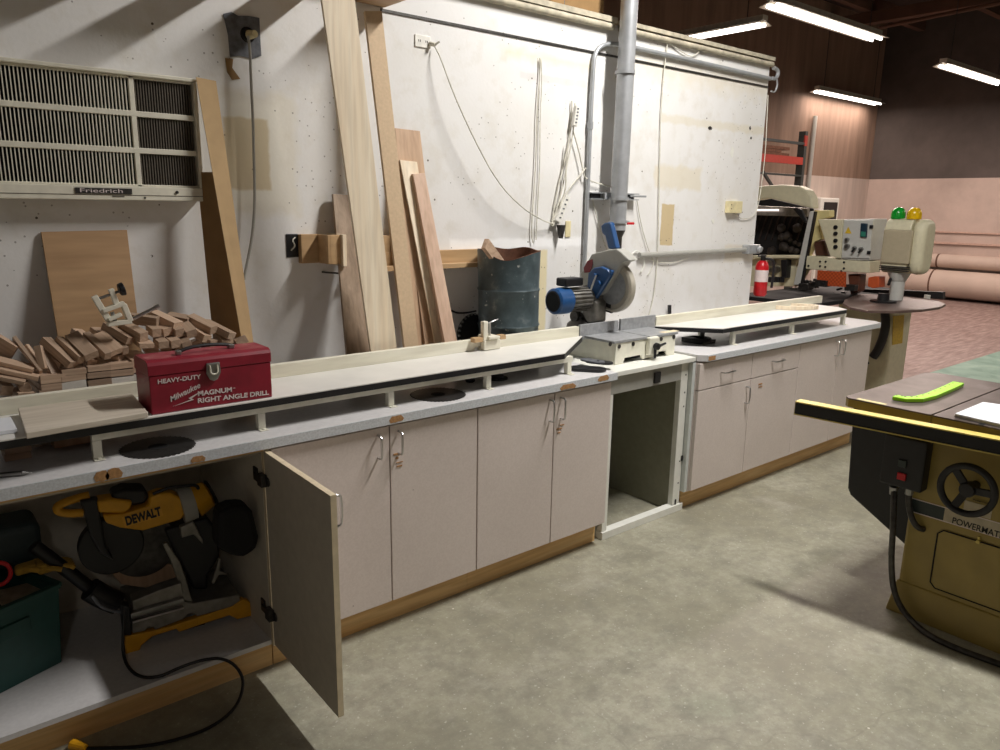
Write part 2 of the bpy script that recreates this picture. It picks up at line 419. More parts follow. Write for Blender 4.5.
# paint boundary ledges and hall details on the far wall
lg = MB()
for z0, z1, d in ((1.06, 1.10, .05), (1.28, 1.31, .04), (.80, .86, .10)): lg.box(16.6 - d, 16.6 - .0005, -6, 7.7, z0, z1)
struct('trim_4', lg, plain('ledge_paint', 'b99c8e', .7))
for i, (z, r, nm) in enumerate(((.31, .26, 'lower'), (.74, .13, 'upper'))):
    t = thing('wrapped_duct', 'long pinkish wrapped duct along the foot of the far wall, %s one' % nm, 'duct', (16.15 + .1 * i, 2, z - r), 'wrapped ducts by the far wall')
    link('sleeve', MB().cyl((16.25 + .1 * i - (.0), -2, z), (16.25 + .1 * i, 7.3, z), r, seg=28), 'ducting', t, smooth=True)
    sm = MB()
    for k in range(6): sm.cyl((16.25 + .1 * i, -1.2 + k * 1.45, z), (16.25 + .1 * i, -1.17 + k * 1.45, z), r + .006, seg=28)
    link('seam_band', sm, 'beam', t, smooth=True)

# ================================================================== LOWER CABINETS
YF, ZT = 2.385, .91
def handle_mb(p0, p1, out, r=.0045, d=.032):
    p0, p1, out = Vector(p0), Vector(p1), Vector(out)
    return MB().tube([p0, p0 + out * d * .75, p0 + out * d + (p1 - p0) * .08, p1 + out * d - (p1 - p0) * .08, p1 + out * d * .75, p1], r, 8, 1)
def vhandle(name, x, z0, z1, parent, y=2.405):
    return link(name, handle_mb((x, y, z0), (x, y, z1), (0, -1, 0)), 'chrome', parent, smooth=True)
def stains(parent, x, z, y=2.4015, n=4):
    b = MB(); rr = random.Random(int(x * 1000))
    for i in range(n):
        w = rr.uniform(.012, .045); dx = rr.uniform(-.01, .02); zz = z - i * .017
        b.box(x + dx, x + dx + w, y - .0008, y + .001, zz, zz + rr.uniform(.003, .009))
    return link('sticker_residue', b, M['particle'], parent)
def cabinet(name, label, x0, x1, doors, drawers=(), zsplit=None, ybk=3.1, open_front=False, grp='low laminate base cabinets'):
    t = thing(name, label, 'cabinet', ((x0 + x1) / 2, 2.75, 0), grp)
    b = MB()
    th = .018
    b.box(x0, x0 + th, 2.425, ybk, .115, .866).box(x1 - th, x1, 2.425, ybk, .115, .866)
    if open_front: link('bottom_shelf', MB().box(x0 + th, x1 - th, 2.425, ybk, .115, .133), 'counter', t)
    else: b.box(x0 + th, x1 - th, 2.425, ybk, .115, .133)
    b.box(x0 + th, x1 - th, ybk - .012, ybk, .133, .866)
    b.box(x0 + th, x1 - th, 2.425, 2.52, .848, .866)
    link('carcass', b, 'lam' if not open_front else 'door_inner', t, bevel=.001)
    link('toe_kick', MB().box(x0, x1, 2.47, 2.49, 0, .114), 'kick', t)
    return t
FZ0, FZ1 = .125, .862
cb = cabinet('base_cabinet', 'two-door grey laminate base cabinet right beside the open door', .978, 1.888, 0)
for i, (a, b_, hx, st) in enumerate(((.985, 1.455, 1.405, 0), (1.461, 1.885, 1.497, 1))):
    d = link('door', MB().box(a, b_, 2.403, 2.423, FZ0, FZ1), 'lam', cb, bevel=.0015)
    vhandle('handle', hx, .745, .835, d)
    if st: stains(d, 1.478, .74)
cb = cabinet('base_cabinet', 'two-door grey laminate base cabinet left of the white metal saw stand', 1.889, 2.718, 0)
for i, (a, b_, hx, st) in enumerate(((1.892, 2.331, 2.305, 0), (2.337, 2.715, 2.375, 1))):
    d = link('door', MB().box(a, b_, 2.403, 2.423, FZ0 if i else FZ0, FZ1), 'lam', cb, bevel=.0015)
    vhandle('handle', hx, .735, .835, d)
    if st: stains(d, 2.36, .70, n=3)
cb = cabinet('base_cabinet', 'grey laminate base cabinet with two drawers over two doors', 3.43, 4.487, 0)
for a, b_, hx in ((3.433, 3.945, 3.69), (3.951, 4.484, 4.22)):
    dr = link('drawer', MB().box(a, b_, 2.403, 2.423, .712, FZ1), 'lam', cb, bevel=.0015)
    link('handle', handle_mb((hx - .055, 2.405, .79), (hx + .055, 2.405, .79), (0, -1, 0)), 'chrome', dr, smooth=True)
for a, b_, hx in ((3.433, 3.945, 3.905), (3.951, 4.484, None)):
    d = link('door', MB().box(a, b_, 2.403, 2.423, FZ0, .706), 'lam', cb, bevel=.0015)
    if hx: vhandle('handle', hx, .57, .67, d)
    else: stains(d, 4.03, .66, n=2)
link('side_panel', MB().box(3.405, 3.4295, 2.43, 3.09, .115, .866), 'whitecab', cb)
cb = cabinet('base_cabinet', 'grey laminate base cabinet with two tall doors at the far end of the run', 4.488, 5.47, 0)
for a, b_, hx in ((4.491, 4.985, 4.95), (4.991, 5.467, 5.03)):
    d = link('door', MB().box(a, b_, 2.403, 2.423, FZ0, FZ1), 'lam', cb, bevel=.0015)
    vhandle('handle', hx, .735, .835, d)
# open cabinet at the left
cb = cabinet('open_cabinet', 'open grey base cabinet holding the yellow saw and green tote', -.62, .974, 0, open_front=True)
link('back_panel_edge', MB().box(.957, .975, 2.407, 2.424, .115, .866), 'edgeband', cb)
hingeP = Vector((.966, 2.402, 0)); ang = math.radians(-1.0)
Td = Matrix.Translation(hingeP) @ Matrix.Rotation(ang, 4, 'Z')
W = .505
d = link('door', MB().box(-.009, .009, -W, -.002, FZ0, FZ1, Td), 'door_inner', cb, bevel=.001)
link('edge_band', MB().box(-.0095, .0095, -W - .0015, -W + .0005, FZ0, FZ1, Td).box(-.0095, .0095, -W, -.002, FZ1 - .0005, FZ1 + .0012, Td), 'edgeband', d)
link('outer_face', MB().box(.0092, .0105, -W, -.002, FZ0, FZ1, Td), 'lam', d)
hm = MB().tube([Td @ Vector(p) for p in ((.01, -W + .035, .745), (.034, -W + .035, .745), (.042, -W + .035, .755), (.042, -W + .035, .835), (.034, -W + .035, .845), (.01, -W + .035, .845))], .0045, 8, 1)
link('handle', hm, 'chrome', d, smooth=True)
for z in (.76, .25):
    h = MB().cyl(Td @ Vector((-.0095, -.03, z)), Td @ Vector((-.014, -.03, z)), .017, seg=16)
    h.box(-.03, -.0095, -.02, .02, z - .022, z + .022, Td).box(-.022, -.012, .02, .075, z - .008, z + .008, Td).box(-.017, -.0095, .055, .09, z - .025, z + .025, Td)
    link('hinge', h, 'darksteel', cb, bevel=.002)

# worktops
wt = thing('worktop', 'long chipped laminate worktop above the left run of cabinets', 'countertop', (1, 2.7, .87), 'worktops of the long bench')
link('slab', MB().box(-.62, 2.735, YF + .002, 3.135, .874, ZT), 'counter', wt, bevel=.001)
link('front_edge', MB().box(-.62, 2.735, YF - .002, YF + .002, .874, ZT - .001), 'counter_edge', wt)
link('underside_strip', MB().box(-.62, .95, YF + .004, YF + .03, .8665, .874), 'kick', wt)
def chip(u0, v0, u1, v1, seed, poly=None):
    rr = random.Random(seed); a = at(u0, v0, y=YF - .002); b = at(u1, v1, y=YF - .002)
    zc0, zc1 = max(.8745, min(a.z, b.z)), min(.9095, max(a.z, b.z)); x0, x1 = sorted((a.x, b.x)); n = 5
    top = [Vector((x0 + (x1 - x0) * i / n, YF - .0032, (zc1 if 0 < i < n else zc0 + (zc1 - zc0) * .5) - rr.uniform(0, .004))) for i in range(n + 1)]
    bot = [Vector((x1 - (x1 - x0) * i / n * .8 - (x1 - x0) * .1, YF - .0032, zc0 + rr.uniform(0, .004))) for i in range(n + 1)]
    link('exposed_core', MB().prism(top + bot, (0, .002, 0)), 'particle', wt)
chip(93, 472, 110, 480, 1); chip(104, 466, 124, 484, 2); chip(190, 457, 206, 464, 3)
chip(389, 417, 404, 421, 4); chip(560, 385, 576, 389, 5); chip(598, 374, 609, 380, 6)
wt = thing('worktop', 'grey-white laminate worktop above the right run of cabinets', 'countertop', (4.4, 2.7, .87), 'worktops of the long bench')
link('slab', MB().prism([(3.43, YF + .04, .874), (3.47, YF + .002, .874), (5.55, YF + .002, .874), (5.60, YF + .06, .874), (5.60, 3.135, .874), (3.43, 3.135, .874)], (0, 0, .036)), 'counter', wt, bevel=.001)
link('front_edge', MB().box(3.47, 5.55, YF - .002, YF + .002, .874, ZT - .001), 'counter_edge', wt)
link('exposed_core', MB().box(3.475, 3.54, YF - .003, YF - .001, .878, .902), 'particle', wt)

# ================================================================== EXTENSION TABLES
ZE = 1.025
def ext_table(label, top, x0, x1, legs, fence, beamx, endleg=None):
    t = thing('extension_table', label, 'table', ((x0 + x1) / 2, 2.6, ZT), 'raised saw extension tables')
    mid = [(a, b) for a, b in top]
    link('table_top', MB().prism([(a, b, ZE - .004) for a, b in mid], (0, 0, .004)), 'tabletop', t)
    link('core', MB().prism([(a, b, ZE - .028) for a, b in mid], (0, 0, .0238)), 'black', t)
    link('fence', MB().box(fence[0], fence[1], 2.752, 2.782, ZE + .0005, ZE + .052), 'fencewood', t, bevel=.001)
    bm_ = MB().box(beamx[0], beamx[1], 2.492, 2.517, ZE - .055, ZE - .0285).box(beamx[0], beamx[1], 2.715, 2.74, ZE - .055, ZE - .0285)
    link('support_rail', bm_, 'cream', t, bevel=.001)
    for x in legs:
        for y in (2.492, 2.715):
            g = MB().box(x - .013, x + .013, y, y + .025, ZT + .004, ZE - .0555).box(x - .016, x + .016, y - .022, y + .028, ZT + .0005, ZT + .004)
            g.cyl((x, y - .011, ZT + .004), (x, y - .011, ZT + .008), .006, seg=8)
            link('leg', g, 'cream', t, bevel=.001)
    return t
legsL = [at(u, v, z=ZT + .0).x for u, v in ((103, 464), (263, 430), (388, 405), (486, 388), (568, 374))]
ext_table('long white extension table with black edge beneath the red toolbox', [(-.62, 2.465), (2.45, 2.465), (2.86, 2.75), (2.86, 2.785), (-.62, 2.785)], -.6, 2.86, [-.1] + legsL, (-.62, 2.835), (legsL[0] - .013, legsL[-1] + .02))
tl = at(657, 326, z=ZE).x; fl = at(726, 329, z=ZE); fr = at(844, 309, z=ZE)
legsR = [at(u, v, z=ZT).x for u, v in ((724, 343), (786, 333), (838, 324))]
ext_table('shorter white extension table on the right-hand worktop carrying a wood hoop', [(3.46, 2.75), (fl.x, 2.465), (fr.x, 2.465), (fr.x + .07, 2.56), (fr.x + .07, 2.785), (3.46, 2.785)], 3.46, 5.3, legsR, (3.47, 5.38), (legsR[0] - .013, legsR[-1] + .02))

# ================================================================== WHITE METAL STAND
st = thing('saw_stand', 'white open metal stand under the blue and grey mitre saw', 'stand', (3.1, 2.75, 0))
xa, xb, yf, yb2 = 2.755, 3.40, 2.455, 3.05
link('left_side', MB().box(xa, xa + .012, yf + .035, yb2, .002, .872), 'whitecab', st)
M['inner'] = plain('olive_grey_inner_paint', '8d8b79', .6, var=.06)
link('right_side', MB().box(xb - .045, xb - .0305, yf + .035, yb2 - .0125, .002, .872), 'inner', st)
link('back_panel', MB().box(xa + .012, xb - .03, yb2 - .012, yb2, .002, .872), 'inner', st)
link('upright', MB().box(xa, xa + .038, yf, yf + .034, .042, .775), 'white', st, bevel=.002)
u2 = link('upright', MB().box(xb - .06, xb, yf, yf + .034, .042, .872), 'white', st, bevel=.002)
for z in (.17, .30, .62, .70, .80): link('screw', MB().cyl((xb - .02, yf - .001, z), (xb - .02, yf + .004, z), .005, seg=8), 'black', u2)
hb = MB()
hb.box(xb - .012, xb + .002, yf - .006, yf + .002, .30, .33).box(xb - .04, xb - .03, yf - .004, yf, .045, .075)
link('latch', hb, 'black', u2)
link('base_bar', MB().box(xa - .003, xb + .027, yf - .008, yf + .04, .0, .041), 'white', st, bevel=.002)
ap = link('apron', MB().box(xa, xb - .061, yf, yf + .02, .776, .872), 'sawgrey', st, bevel=.002)
link('catch', MB().box(3.10, 3.15, yf - .012, yf, .79, .85), 'black', ap, bevel=.004)
link('worktop_plate', MB().box(xa - .01, 3.427, 2.43, 3.12, .8735, .898), 'white', st, bevel=.002)
link('port', MB().cyl((2.99, yb2 - .05, .72), (2.99, yb2 - .0125, .72), .055, seg=24), 'galv', st, smooth=True)

# ================================================================== MITRE SAW (blue / grey)
ms = thing('mitre_saw', 'blue and grey mitre saw with raised head on the white stand', 'mitre saw', (3.15, 2.75, .9))
zb0, zb1 = .8985, 1.012
fy = 2.545; fx0, fx1 = 2.895, 3.385
prof = [(fx0, zb1), (fx0, zb0), (2.96, zb0), (2.97, zb0 + .028), (3.10, zb0 + .03), (3.115, zb0 + .005), (3.20, zb0 + .005), (3.215, zb0 + .03), (3.31, zb0 + .03), (3.32, zb0), (fx1, zb0), (fx1, zb1)]
b = MB().prism([(x, fy, z) for x, z in prof], (0, .014, 0))
b.box(fx0, fx0 + .014, fy + .014, 3.0, zb0, zb1).box(fx1 - .014, fx1, fy + .014, 3.0, zb0, zb1)
link('base', b, 'cream', ms, bevel=.003)
link('base_shade_sheet', MB().box(fx0 + .015, fx1 - .015, fy + .06, 2.98, zb0, zb0 + .006), 'black', ms)  # black sheet stands in for the shade inside the hollow base
hb = MB()
for u, v in ((610, 344), (619, 346.5), (633, 344), (661, 339), (673.5, 337)):
    p = at(u, v, y=fy); hb.cyl((p.x, fy - .004, p.z), (p.x, fy, p.z), .011, seg=14)
link('bolt', hb, 'darksteel', ms, smooth=True)
blk = link('lock_housing', MB().box(3.13, 3.21, fy - .03, fy - .001, .925, 1.022), 'cream', ms, bevel=.008)
kb = MB().lathe([(.0, 0), (.018, .002), (.02, .02), (.012, .03), (0, .032)], (3.165, fy - .062, .975), (0, 1, 0), 16)
kb.cyl((3.165, fy - .05, .972), (3.235, fy - .05, .985), .009, .006, 12).cyl((3.165, fy - .04, .97), (3.165, fy - .04, .91), .009, .006, 12)
link('lock_knob', kb, 'black', ms, smooth=True)
link('table_plate', MB().box(2.875, 3.145, fy - .005, 2.749, zb1 + .0005, ZE).box(3.155, fx1 + .015, fy - .005, 2.749, zb1 + .0005, ZE).box(2.875, fx1 + .015, 2.749, 3.02, zb1 + .0005, ZE), 'iron', ms, bevel=.001)
link('fence_plate', MB().box(2.84, 3.14, 2.75, 2.765, ZE - .02, 1.085), 'iron', ms, bevel=.002)
link('fence_plate', MB().box(3.16, 3.46, 2.75, 2.765, ZE - .02, 1.09), 'iron', ms, bevel=.002)
link('scale_tape', MB().box(3.30, 3.43, fy + .01, fy + .05, ZE + .0003, ZE + .0012), M['edgeband'], ms)
xh = 3.04
def Z8(a, b_): return (540 + a / 6.25, 220 + b_ / 6.25)
hou = [at(*Z8(a, b_), x=xh) for a, b_ in ((255, 335), (322, 213), (432, 184), (478, 180), (505, 200), (560, 250), (515, 265), (465, 340), (400, 450), (330, 500), (275, 480), (262, 410))]
hs_ = link('blade_housing', MB().prism(hou, (.075, 0, 0)), 'sawgrey', ms, bevel=.006)
bd = [at(*Z8(a, b_), x=xh) for a, b_ in ((275, 300), (300, 255), (330, 245), (332, 280), (315, 325), (280, 330))]
link('badge', MB().prism([p + Vector((-.0015, 0, 0)) for p in bd], (-.002, 0, 0)), 'sawred', hs_)
cv = [at(*Z8(a, b_), x=xh) for a, b_ in ((325, 330), (360, 298), (405, 290), (445, 308), (465, 335), (450, 365), (365, 498), (335, 470), (318, 420))]
bc = link('pivot_cover', MB().prism([p + Vector((-.002, 0, 0)) for p in cv], (-.03, 0, 0)), 'blue', ms, bevel=.006)
kp = at(*Z8(375, 395), x=xh - .03)
link('cover_knob', MB().cyl(kp, kp + Vector((-.02, 0, 0)), .017, .014, 18).cyl(at(*Z8(350, 345), x=xh - .03), at(*Z8(350, 345), x=xh - .03) + Vector((-.02, 0, 0)), .011, seg=14).cyl(at(*Z8(455, 322), x=xh - .02), at(*Z8(455, 322), x=xh - .02) + Vector((-.02, 0, 0)), .009, seg=14), 'blue', bc, smooth=True)
gc = at(*Z8(462, 418), x=3.09)
g = MB().lathe([(.02, -.012), (.116, -.014), (.122, -.02), (.136, -.014), (.139, 0), (.136, .02), (.128, .024), (.12, .02), (.02, .014)], gc, (1, 0, 0), 48)
link('blade_guard', g, 'guard', ms, smooth=True)
link('saw_blade', MB().lathe([(.0, -.016), (.045, -.018), (.05, -.0165), (.095, -.0162), (.095, -.015), (0, -.0145)], gc, (1, 0, 0), 40), 'iron', ms, smooth=True)
link('inner_guard', MB().prism([at(*Z8(a, b_), x=3.075) for a, b_ in ((400, 440), (445, 470), (445, 585), (395, 570), (360, 520), (370, 480))], (.02, 0, 0)), 'blackmat', ms, bevel=.006)
rod0 = at(*Z8(352, 345), x=2.99); rod1 = at(*Z8(262, 578), x=2.97)
link('tension_rod', MB().cyl(rod0, rod1, .005, seg=10), 'chrome', ms, smooth=True)
# motor, axis parallel to the blade arbor
me_ = at(553, 301.5, x=2.74)
axd = Vector((1, 0, 0))
mo = link('motor', MB().lathe([(.055, .10), (.058, .11), (.058, .24), (.045, .30), (.05, .33)], me_, axd, 32), 'aluminium', ms, smooth=True)
fn = MB()
for k in range(20):
    a = 2 * PI * k / 20
    pc = me_ + Vector((0, math.cos(a) * .061, math.sin(a) * .061))
    fn.bar(pc + axd * .105, pc + axd * .24, .004, .012, up=(0, math.cos(a), math.sin(a)))
link('fin', fn, 'aluminium', mo)
link('fan_cover', MB().lathe([(.058, 0), (.068, .008), (.071, .05), (.071, .095), (.06, .108)], me_, axd, 36), 'blue', mo, smooth=True)
link('fan_grille', MB().lathe([(0, -.004), (.05, -.004), (.057, .002), (.057, .006)], me_, axd, 32), 'blackmat', mo, smooth=True)
jb = at(*Z8(190, 385), x=2.86)
link('terminal_box', MB().box(jb.x - .07, jb.x + .06, jb.y - .04, jb.y + .04, jb.z - .022, jb.z + .022), 'black', mo, bevel=.008)
# arm and pivot casting
arm = [at(*Z8(a, b_), x=2.99) for a, b_ in ((255, 400), (300, 470), (380, 520), (400, 590), (450, 620), (440, 660), (215, 660), (200, 610), (245, 560), (255, 500))]
for q_ in arm: q_.y = max(q_.y, 2.785)
link('pivot_arm', MB().prism(arm, (.09, 0, 0)), 'aluminium', ms, bevel=.012)
pa = at(*Z8(330, 660), x=3.03)
link('turret', MB().lathe([(.11, ZE), (.105, ZE + .03), (.07, ZE + .06), (.05, ZE + .10)], (3.04, 2.90, 0), (0, 0, 1), 24), 'darksteel', ms, smooth=True)
link('rear_hinge', MB().cyl((2.96, 2.92, 1.10), (3.13, 2.92, 1.10), .032, seg=18).box(2.97, 3.12, 2.87, 2.95, ZE + .001, 1.10), 'darksteel', ms, bevel=.004)
hh = [at(*Z8(a, b_), x=3.06) for a, b_ in ((378, 35), (400, 18), (438, 12), (450, 60), (478, 178), (425, 182), (405, 100), (385, 80))]
link('handle', MB().prism(hh, (.035, 0, 0)), 'blue', ms, bevel=.008)

# ================================================================== DRUM, PIPES AND WALL ITEMS
bx, by, br = 2.45, 2.93, .18
b0 = at(478, 300, y=by); b1 = at(537, 300, y=by)
c_ = (b0 + b1) / 2; bx = c_.x
# radius from the two silhouette rays
br = .157
zt = 1.475
dr = thing('scrap_drum', 'dented dark blue-grey steel drum with a torn rusty rim behind the fence', 'barrel', (bx, by, ZT))
def drum(inner=False):
    bm = MB(); seg = 56; rings = []
    zs = [ZT + .001, ZT + .012, ZT + .02, ZT + .18, ZT + .19, ZT + .20, ZT + .36, ZT + .37, ZT + .38, 9]
    rs = [1, 1, .985, .985, 1.02, .985, .985, 1.02, .985, 1.0]
    prof = list(zip(zs, rs))
    def rim(a):
        d = math.atan2(math.sin(a + 2.3), math.cos(a + 2.3))
        return zt - .05 * math.exp(-(d / .55) ** 2) + .006 * math.sin(5 * a) - .01 * math.exp(-((d - 1.3) / .3) ** 2)
    for z, r in prof:
        ring = []
        for i in range(seg):
            a = 2 * PI * i / seg; zz = rim(a) if z == 9 else z
            d = math.atan2(math.sin(a + 2.3), math.cos(a + 2.3))
            dent = 1 - .05 * math.exp(-(d / .5) ** 2) * max(0, (zz - ZT - .3) / .3)
            rr = br * r * dent * (1 + .012 * math.sin(3 * a + zz * 9)) * (1.02 if z == 9 else 1)
            ring.append(bm.bm.verts.new((bx + rr * math.cos(a), by + rr * math.sin(a), zz)))
        rings.append(ring)
    if inner:
        rings2 = []
        for f, dz in ((1.0, .0015), (.95, .0015), (.90, -.12), (.86, -.5)):
            ring = []
            for i, v in enumerate(rings[-1]):
                ring.append(bm.bm.verts.new((bx + (v.co.x - bx) * f, by + (v.co.y - by) * f, max(ZT + .03, v.co.z + dz) if dz > -.3 else ZT + .03)))
            rings2.append(ring)
        for v in [v for r in rings for v in r]: bm.bm.verts.remove(v)
        rings = rings2
    for A, B in zip(rings, rings[1:]):
        for i in range(seg): bm.bm.faces.new((A[i], A[(i + 1) % seg], B[(i + 1) % seg], B[i]))
    bm.bm.faces.new(rings[-1] if inner else rings[0][::-1])
    return bm
link('drum_wall', drum(), 'barrel', dr, smooth=True)
link('rusty_lining', drum(True), 'rust', dr, smooth=True)
p0 = at(508, 284, y=by - .08); p1 = at(488, 245, y=by - .04)
solo('wood_offcut', MB().bar(at(503, 268, y=by), at(485, 243.5, y=by - .06), .055, .024, up=(.4, -1, 0)), 'offcut', 'hardwood offcut standing up out of the steel drum', 'offcut', bevel=.001)

def tubeobj(name, pts, r, mat, label, cat, smooth=2, group=None, seg=8):
    return solo(name, MB().tube(pts, r, seg, smooth), mat, label, cat, group, smooth=True)
# big vertical galvanized pipe
px_, py_ = 3.47, 3.03
pt = at(631, 0, y=py_); pb = at(616, 245, y=py_)
pp = thing('vertical_pipe', 'thick galvanized pipe rising past the top of the white wall', 'pipe', (pb.x, py_, 1.5))
link('pipe_body', MB().cyl((pb.x + .005, py_, 1.56), (pt.x, py_, 4.6), .048, seg=28), 'galv', pp, smooth=True)
for z in (1.60, 1.73, 2.42): link('clamp_ring', MB().cyl((pb.x + .005, py_, z), (pb.x + .005, py_, z + .018), .056, seg=24), 'galv', pp, smooth=True)
cr = MB()
cr.box(pb.x - .0, pb.x + .085, py_ - .02, py_ - .005, 1.605, 1.615).box(pb.x - .0, pb.x + .085, py_ - .02, py_ - .005, 1.733, 1.743)
link('clamp_bolt', cr, 'galv', pp)
link('reducer', MB().lathe([(.03, 1.45), (.03, 1.52), (.048, 1.56)], (pb.x + .005, py_, 0), (0, 0, 1), 20), 'darksteel', pp, smooth=True)
link('valve_lever', MB().box(pb.x + .06, pb.x + .12, py_ - .03, py_ - .018, 1.592, 1.606), 'extred', pp, bevel=.003)
# unistrut bracket
z0 = at(600, 196, y=3.12).z
ub = thing('strut_channel', 'slotted metal strut channel crossing behind the thick pipe', 'bracket', (3.55, 3.12, z0))
a_ = at(590, 196, y=3.11).x; b_ = at(638, 197, y=3.11).x
link('channel', MB().box(a_, b_, 3.10, 3.148, z0 - .02, z0 - .014).box(a_, b_, 3.10, 3.148, z0 + .014, z0 + .02).box(a_, b_, 3.14, 3.148, z0 - .014, z0 + .014), 'galv', ub)
link('clamp', MB().box(a_ + .1, a_ + .16, 3.085, 3.10, z0 - .02, z0 + .02), 'galv', ub, bevel=.003)
link('clamp', MB().box(px_ - .02, px_ + .12, 2.975, 2.985, z0 - .004, z0 + .008), 'galv', ub, bevel=.003)
link('end_fill', MB().box(a_ + .01, a_ + .09, 3.112, 3.139, z0 - .012, z0 + .012).box(b_ - .1, b_ - .04, 3.112, 3.139, z0 - .012, z0 + .012), 'black', ub)
# thin conduit up, bend, along top of wall
yc = 3.128
cx0 = at(586, 230, y=yc); cx1 = at(592, 75, y=yc)
cpts = [(cx0.x - .005, yc, ZT + .005), (cx0.x, yc, 1.5), (cx0.x - .0, yc, 2.44), (cx0.x + .02, yc, 2.545), (cx0.x + .11, yc, 2.59), (cx0.x + .3, yc, 2.60), (5.04, yc, 2.585)]
cd = thing('conduit', 'thin grey conduit rising beside the thick pipe and running along the wall top', 'conduit', (cx0.x, yc, ZT))
link('tube', MB().tube(cpts, .013, 10, 2), 'galv', cd, smooth=True)
link('coupling', MB().cyl((cx0.x, yc, 2.12), (cx0.x, yc, 2.16), .017, seg=14), 'galv', cd, smooth=True)
eb = thing('conduit_fitting', 'looped grey fitting hanging at the upper right corner of the white wall', 'fitting', (5.07, 3.12, 2.55))
link('elbow', MB().tube([(5.055, yc, 2.59), (5.10, yc, 2.59), (5.13, yc, 2.62), (5.12, yc, 2.655), (5.06, yc, 2.66)], .013, 8, 2), 'galv', eb, smooth=True)
link('drop_wire', MB().tube([(5.12, yc, 2.59), (5.135, yc, 2.55), (5.11, yc, 2.50), (5.06, yc, 2.505)], .006, 8, 2), 'galv', eb, smooth=True)
# horizontal conduit low right
z1 = at(700, 251, y=3.12)
hc = thing('low_conduit', 'grey horizontal conduit with a junction fitting near the right end of the wall', 'conduit', (4.3, 3.12, z1.z))
xs = at(640, 254, y=3.12).x; xe = 4.99
link('tube', MB().cyl((xs, 3.125, z1.z - .01), (xe, 3.125, z1.z - .005), .016, seg=14), 'sawgrey', hc, smooth=True)
link('junction_box', MB().box(4.90, 5.045, 3.09, 3.149, z1.z - .035, z1.z + .03).cyl((5.01, 3.085, z1.z), (5.01, 3.06, z1.z - .005), .022, seg=14), 'galv', hc, bevel=.004)

def plate(name, u0, v0, u1, v1, mat, label, cat, depth=.006, y=YW - .0005, bevel=.002):
    a, b = at(u0, v0, y=y), at(u1, v1, y=y)
    t = thing(name, label, cat, ((a.x + b.x) / 2, y, min(a.z, b.z)))
    link('plate', MB().box(a.x, b.x, y - depth, y, min(a.z, b.z), max(a.z, b.z)), mat, t, bevel=bevel)
    return t, a, b
t, a, b = plate('wall_outlet', 414.5, 34, 430, 49, 'outlet', 'white wall outlet with a plugged-in cord high on the wall', 'outlet')
s = MB()
xm = (a.x + b.x) / 2; zm = (a.z + b.z) / 2
for dx in (-.02, .02):
    s.box(xm + dx - .006, xm + dx - .003, YW - .0075, YW - .0062, zm - .004, zm + .006).box(xm + dx + .003, xm + dx + .006, YW - .0075, YW - .0062, zm - .004, zm + .006)
link('socket_slot', s, 'black', t)
solo('plug', MB().cyl((b.x - .005, YW - .007, zm - .005), (b.x + .005, YW - .035, zm - .012), .011, .009, 12).cyl((b.x + .005, YW - .035, zm - .012), (b.x + .02, YW - .05, zm + .002), .006, .004, 10), 'cord', 'grey plug in the high white wall outlet', 'plug', smooth=True)
P = lambda u, v, y=3.135: at(u, v, y=y)
def cable(name, pix, r, mat, label, y=3.137, smooth=2, group=None, hang=0, ends=None):
    n = len(pix); pts = []
    for i, (u, v) in enumerate(pix):
        yy = y - hang * math.sin(PI * i / (n - 1)); pts.append(at(u, v, y=yy))
    return tubeobj(name, pts, r, mat, label, 'cable', smooth, group)
cable('electric_cable', [(435, 47), (440, 56), (452, 90), (472, 135), (497, 182), (522, 208), (545, 222), (556, 224)], .0035, 'cord', 'long thin cord sagging down from the high white outlet', y=3.13, hang=.07)
cable('hanging_cord', [(540, 58), (540, 75), (537, 110), (536, 160), (534, 190), (531, 235), (533, 243)], .0035, 'cord', 'doubled white cord hanging straight down left of the power strips, outer run')
cable('hanging_cord', [(541, 59), (542, 80), (540, 120), (540, 165), (538, 200), (536, 240)], .003, 'cord', 'doubled white cord hanging straight down left of the power strips, inner run')
for i, pix in enumerate(([(572, 101), (571, 130), (565, 160), (557, 190), (552, 222)], [(575, 103), (573, 135), (570, 150), (560, 200), (551, 226)], [(573, 130), (580, 155), (583, 172), (586, 180), (612, 187)], [(586, 168), (578, 178), (568, 190), (562, 205), (553, 226)], [(569, 140), (566, 165), (566, 190), (560, 207)])):
    cable('tangled_cord', pix, .004, 'cord', ['white cord of the tangle running down from the upper nail', 'white cord of the tangle crossing down to the lower power strip', 'white cord of the tangle reaching right to the strut channel', 'white cord of the tangle curling from the clip by the conduit', 'short white cord of the tangle falling to the lower strip'][i], group='cords tangled beside the conduit', y=3.137 - .006 * i)
def strip(u0, v0, u1, v1, w, label):
    a, b = at(u0, v0, y=3.115), at(u1, v1, y=3.115)
    t = thing('power_strip', label, 'power strip', b, 'power strips on the wall')
    link('strip_body', MB().bar(a, b, w, .024, up=(0, 1, 0)), 'outlet', t, bevel=.003)
    s = MB()
    for k in range(5):
        q = a.lerp(b, .15 + .17 * k); s.box(q.x - .007, q.x + .007, q.y - .0135, q.y - .0125, q.z - .004, q.z + .004)
    link('socket', s, 'tape', t)
strip(577, 106, 574, 126, .03, 'upper white power strip hanging from a nail by the conduit')
strip(567, 196, 557, 222, .04, 'lower white power strip hanging at a slant beside the conduit')
a = at(563, 225, y=3.10)
solo('plumb_bob', MB().prism([(a.x - .022, 3.10, a.z), (a.x + .022, 3.10, a.z), (a.x + .004, 3.10, a.z - .075), (a.x - .004, 3.10, a.z - .075)], (0, .03, 0)), 'darksteel', 'grey wedge-shaped bracket under the lower power strip', 'bracket', bevel=.002)
a, b = at(566.5, 221, y=3.14), at(571, 237, y=3.14)
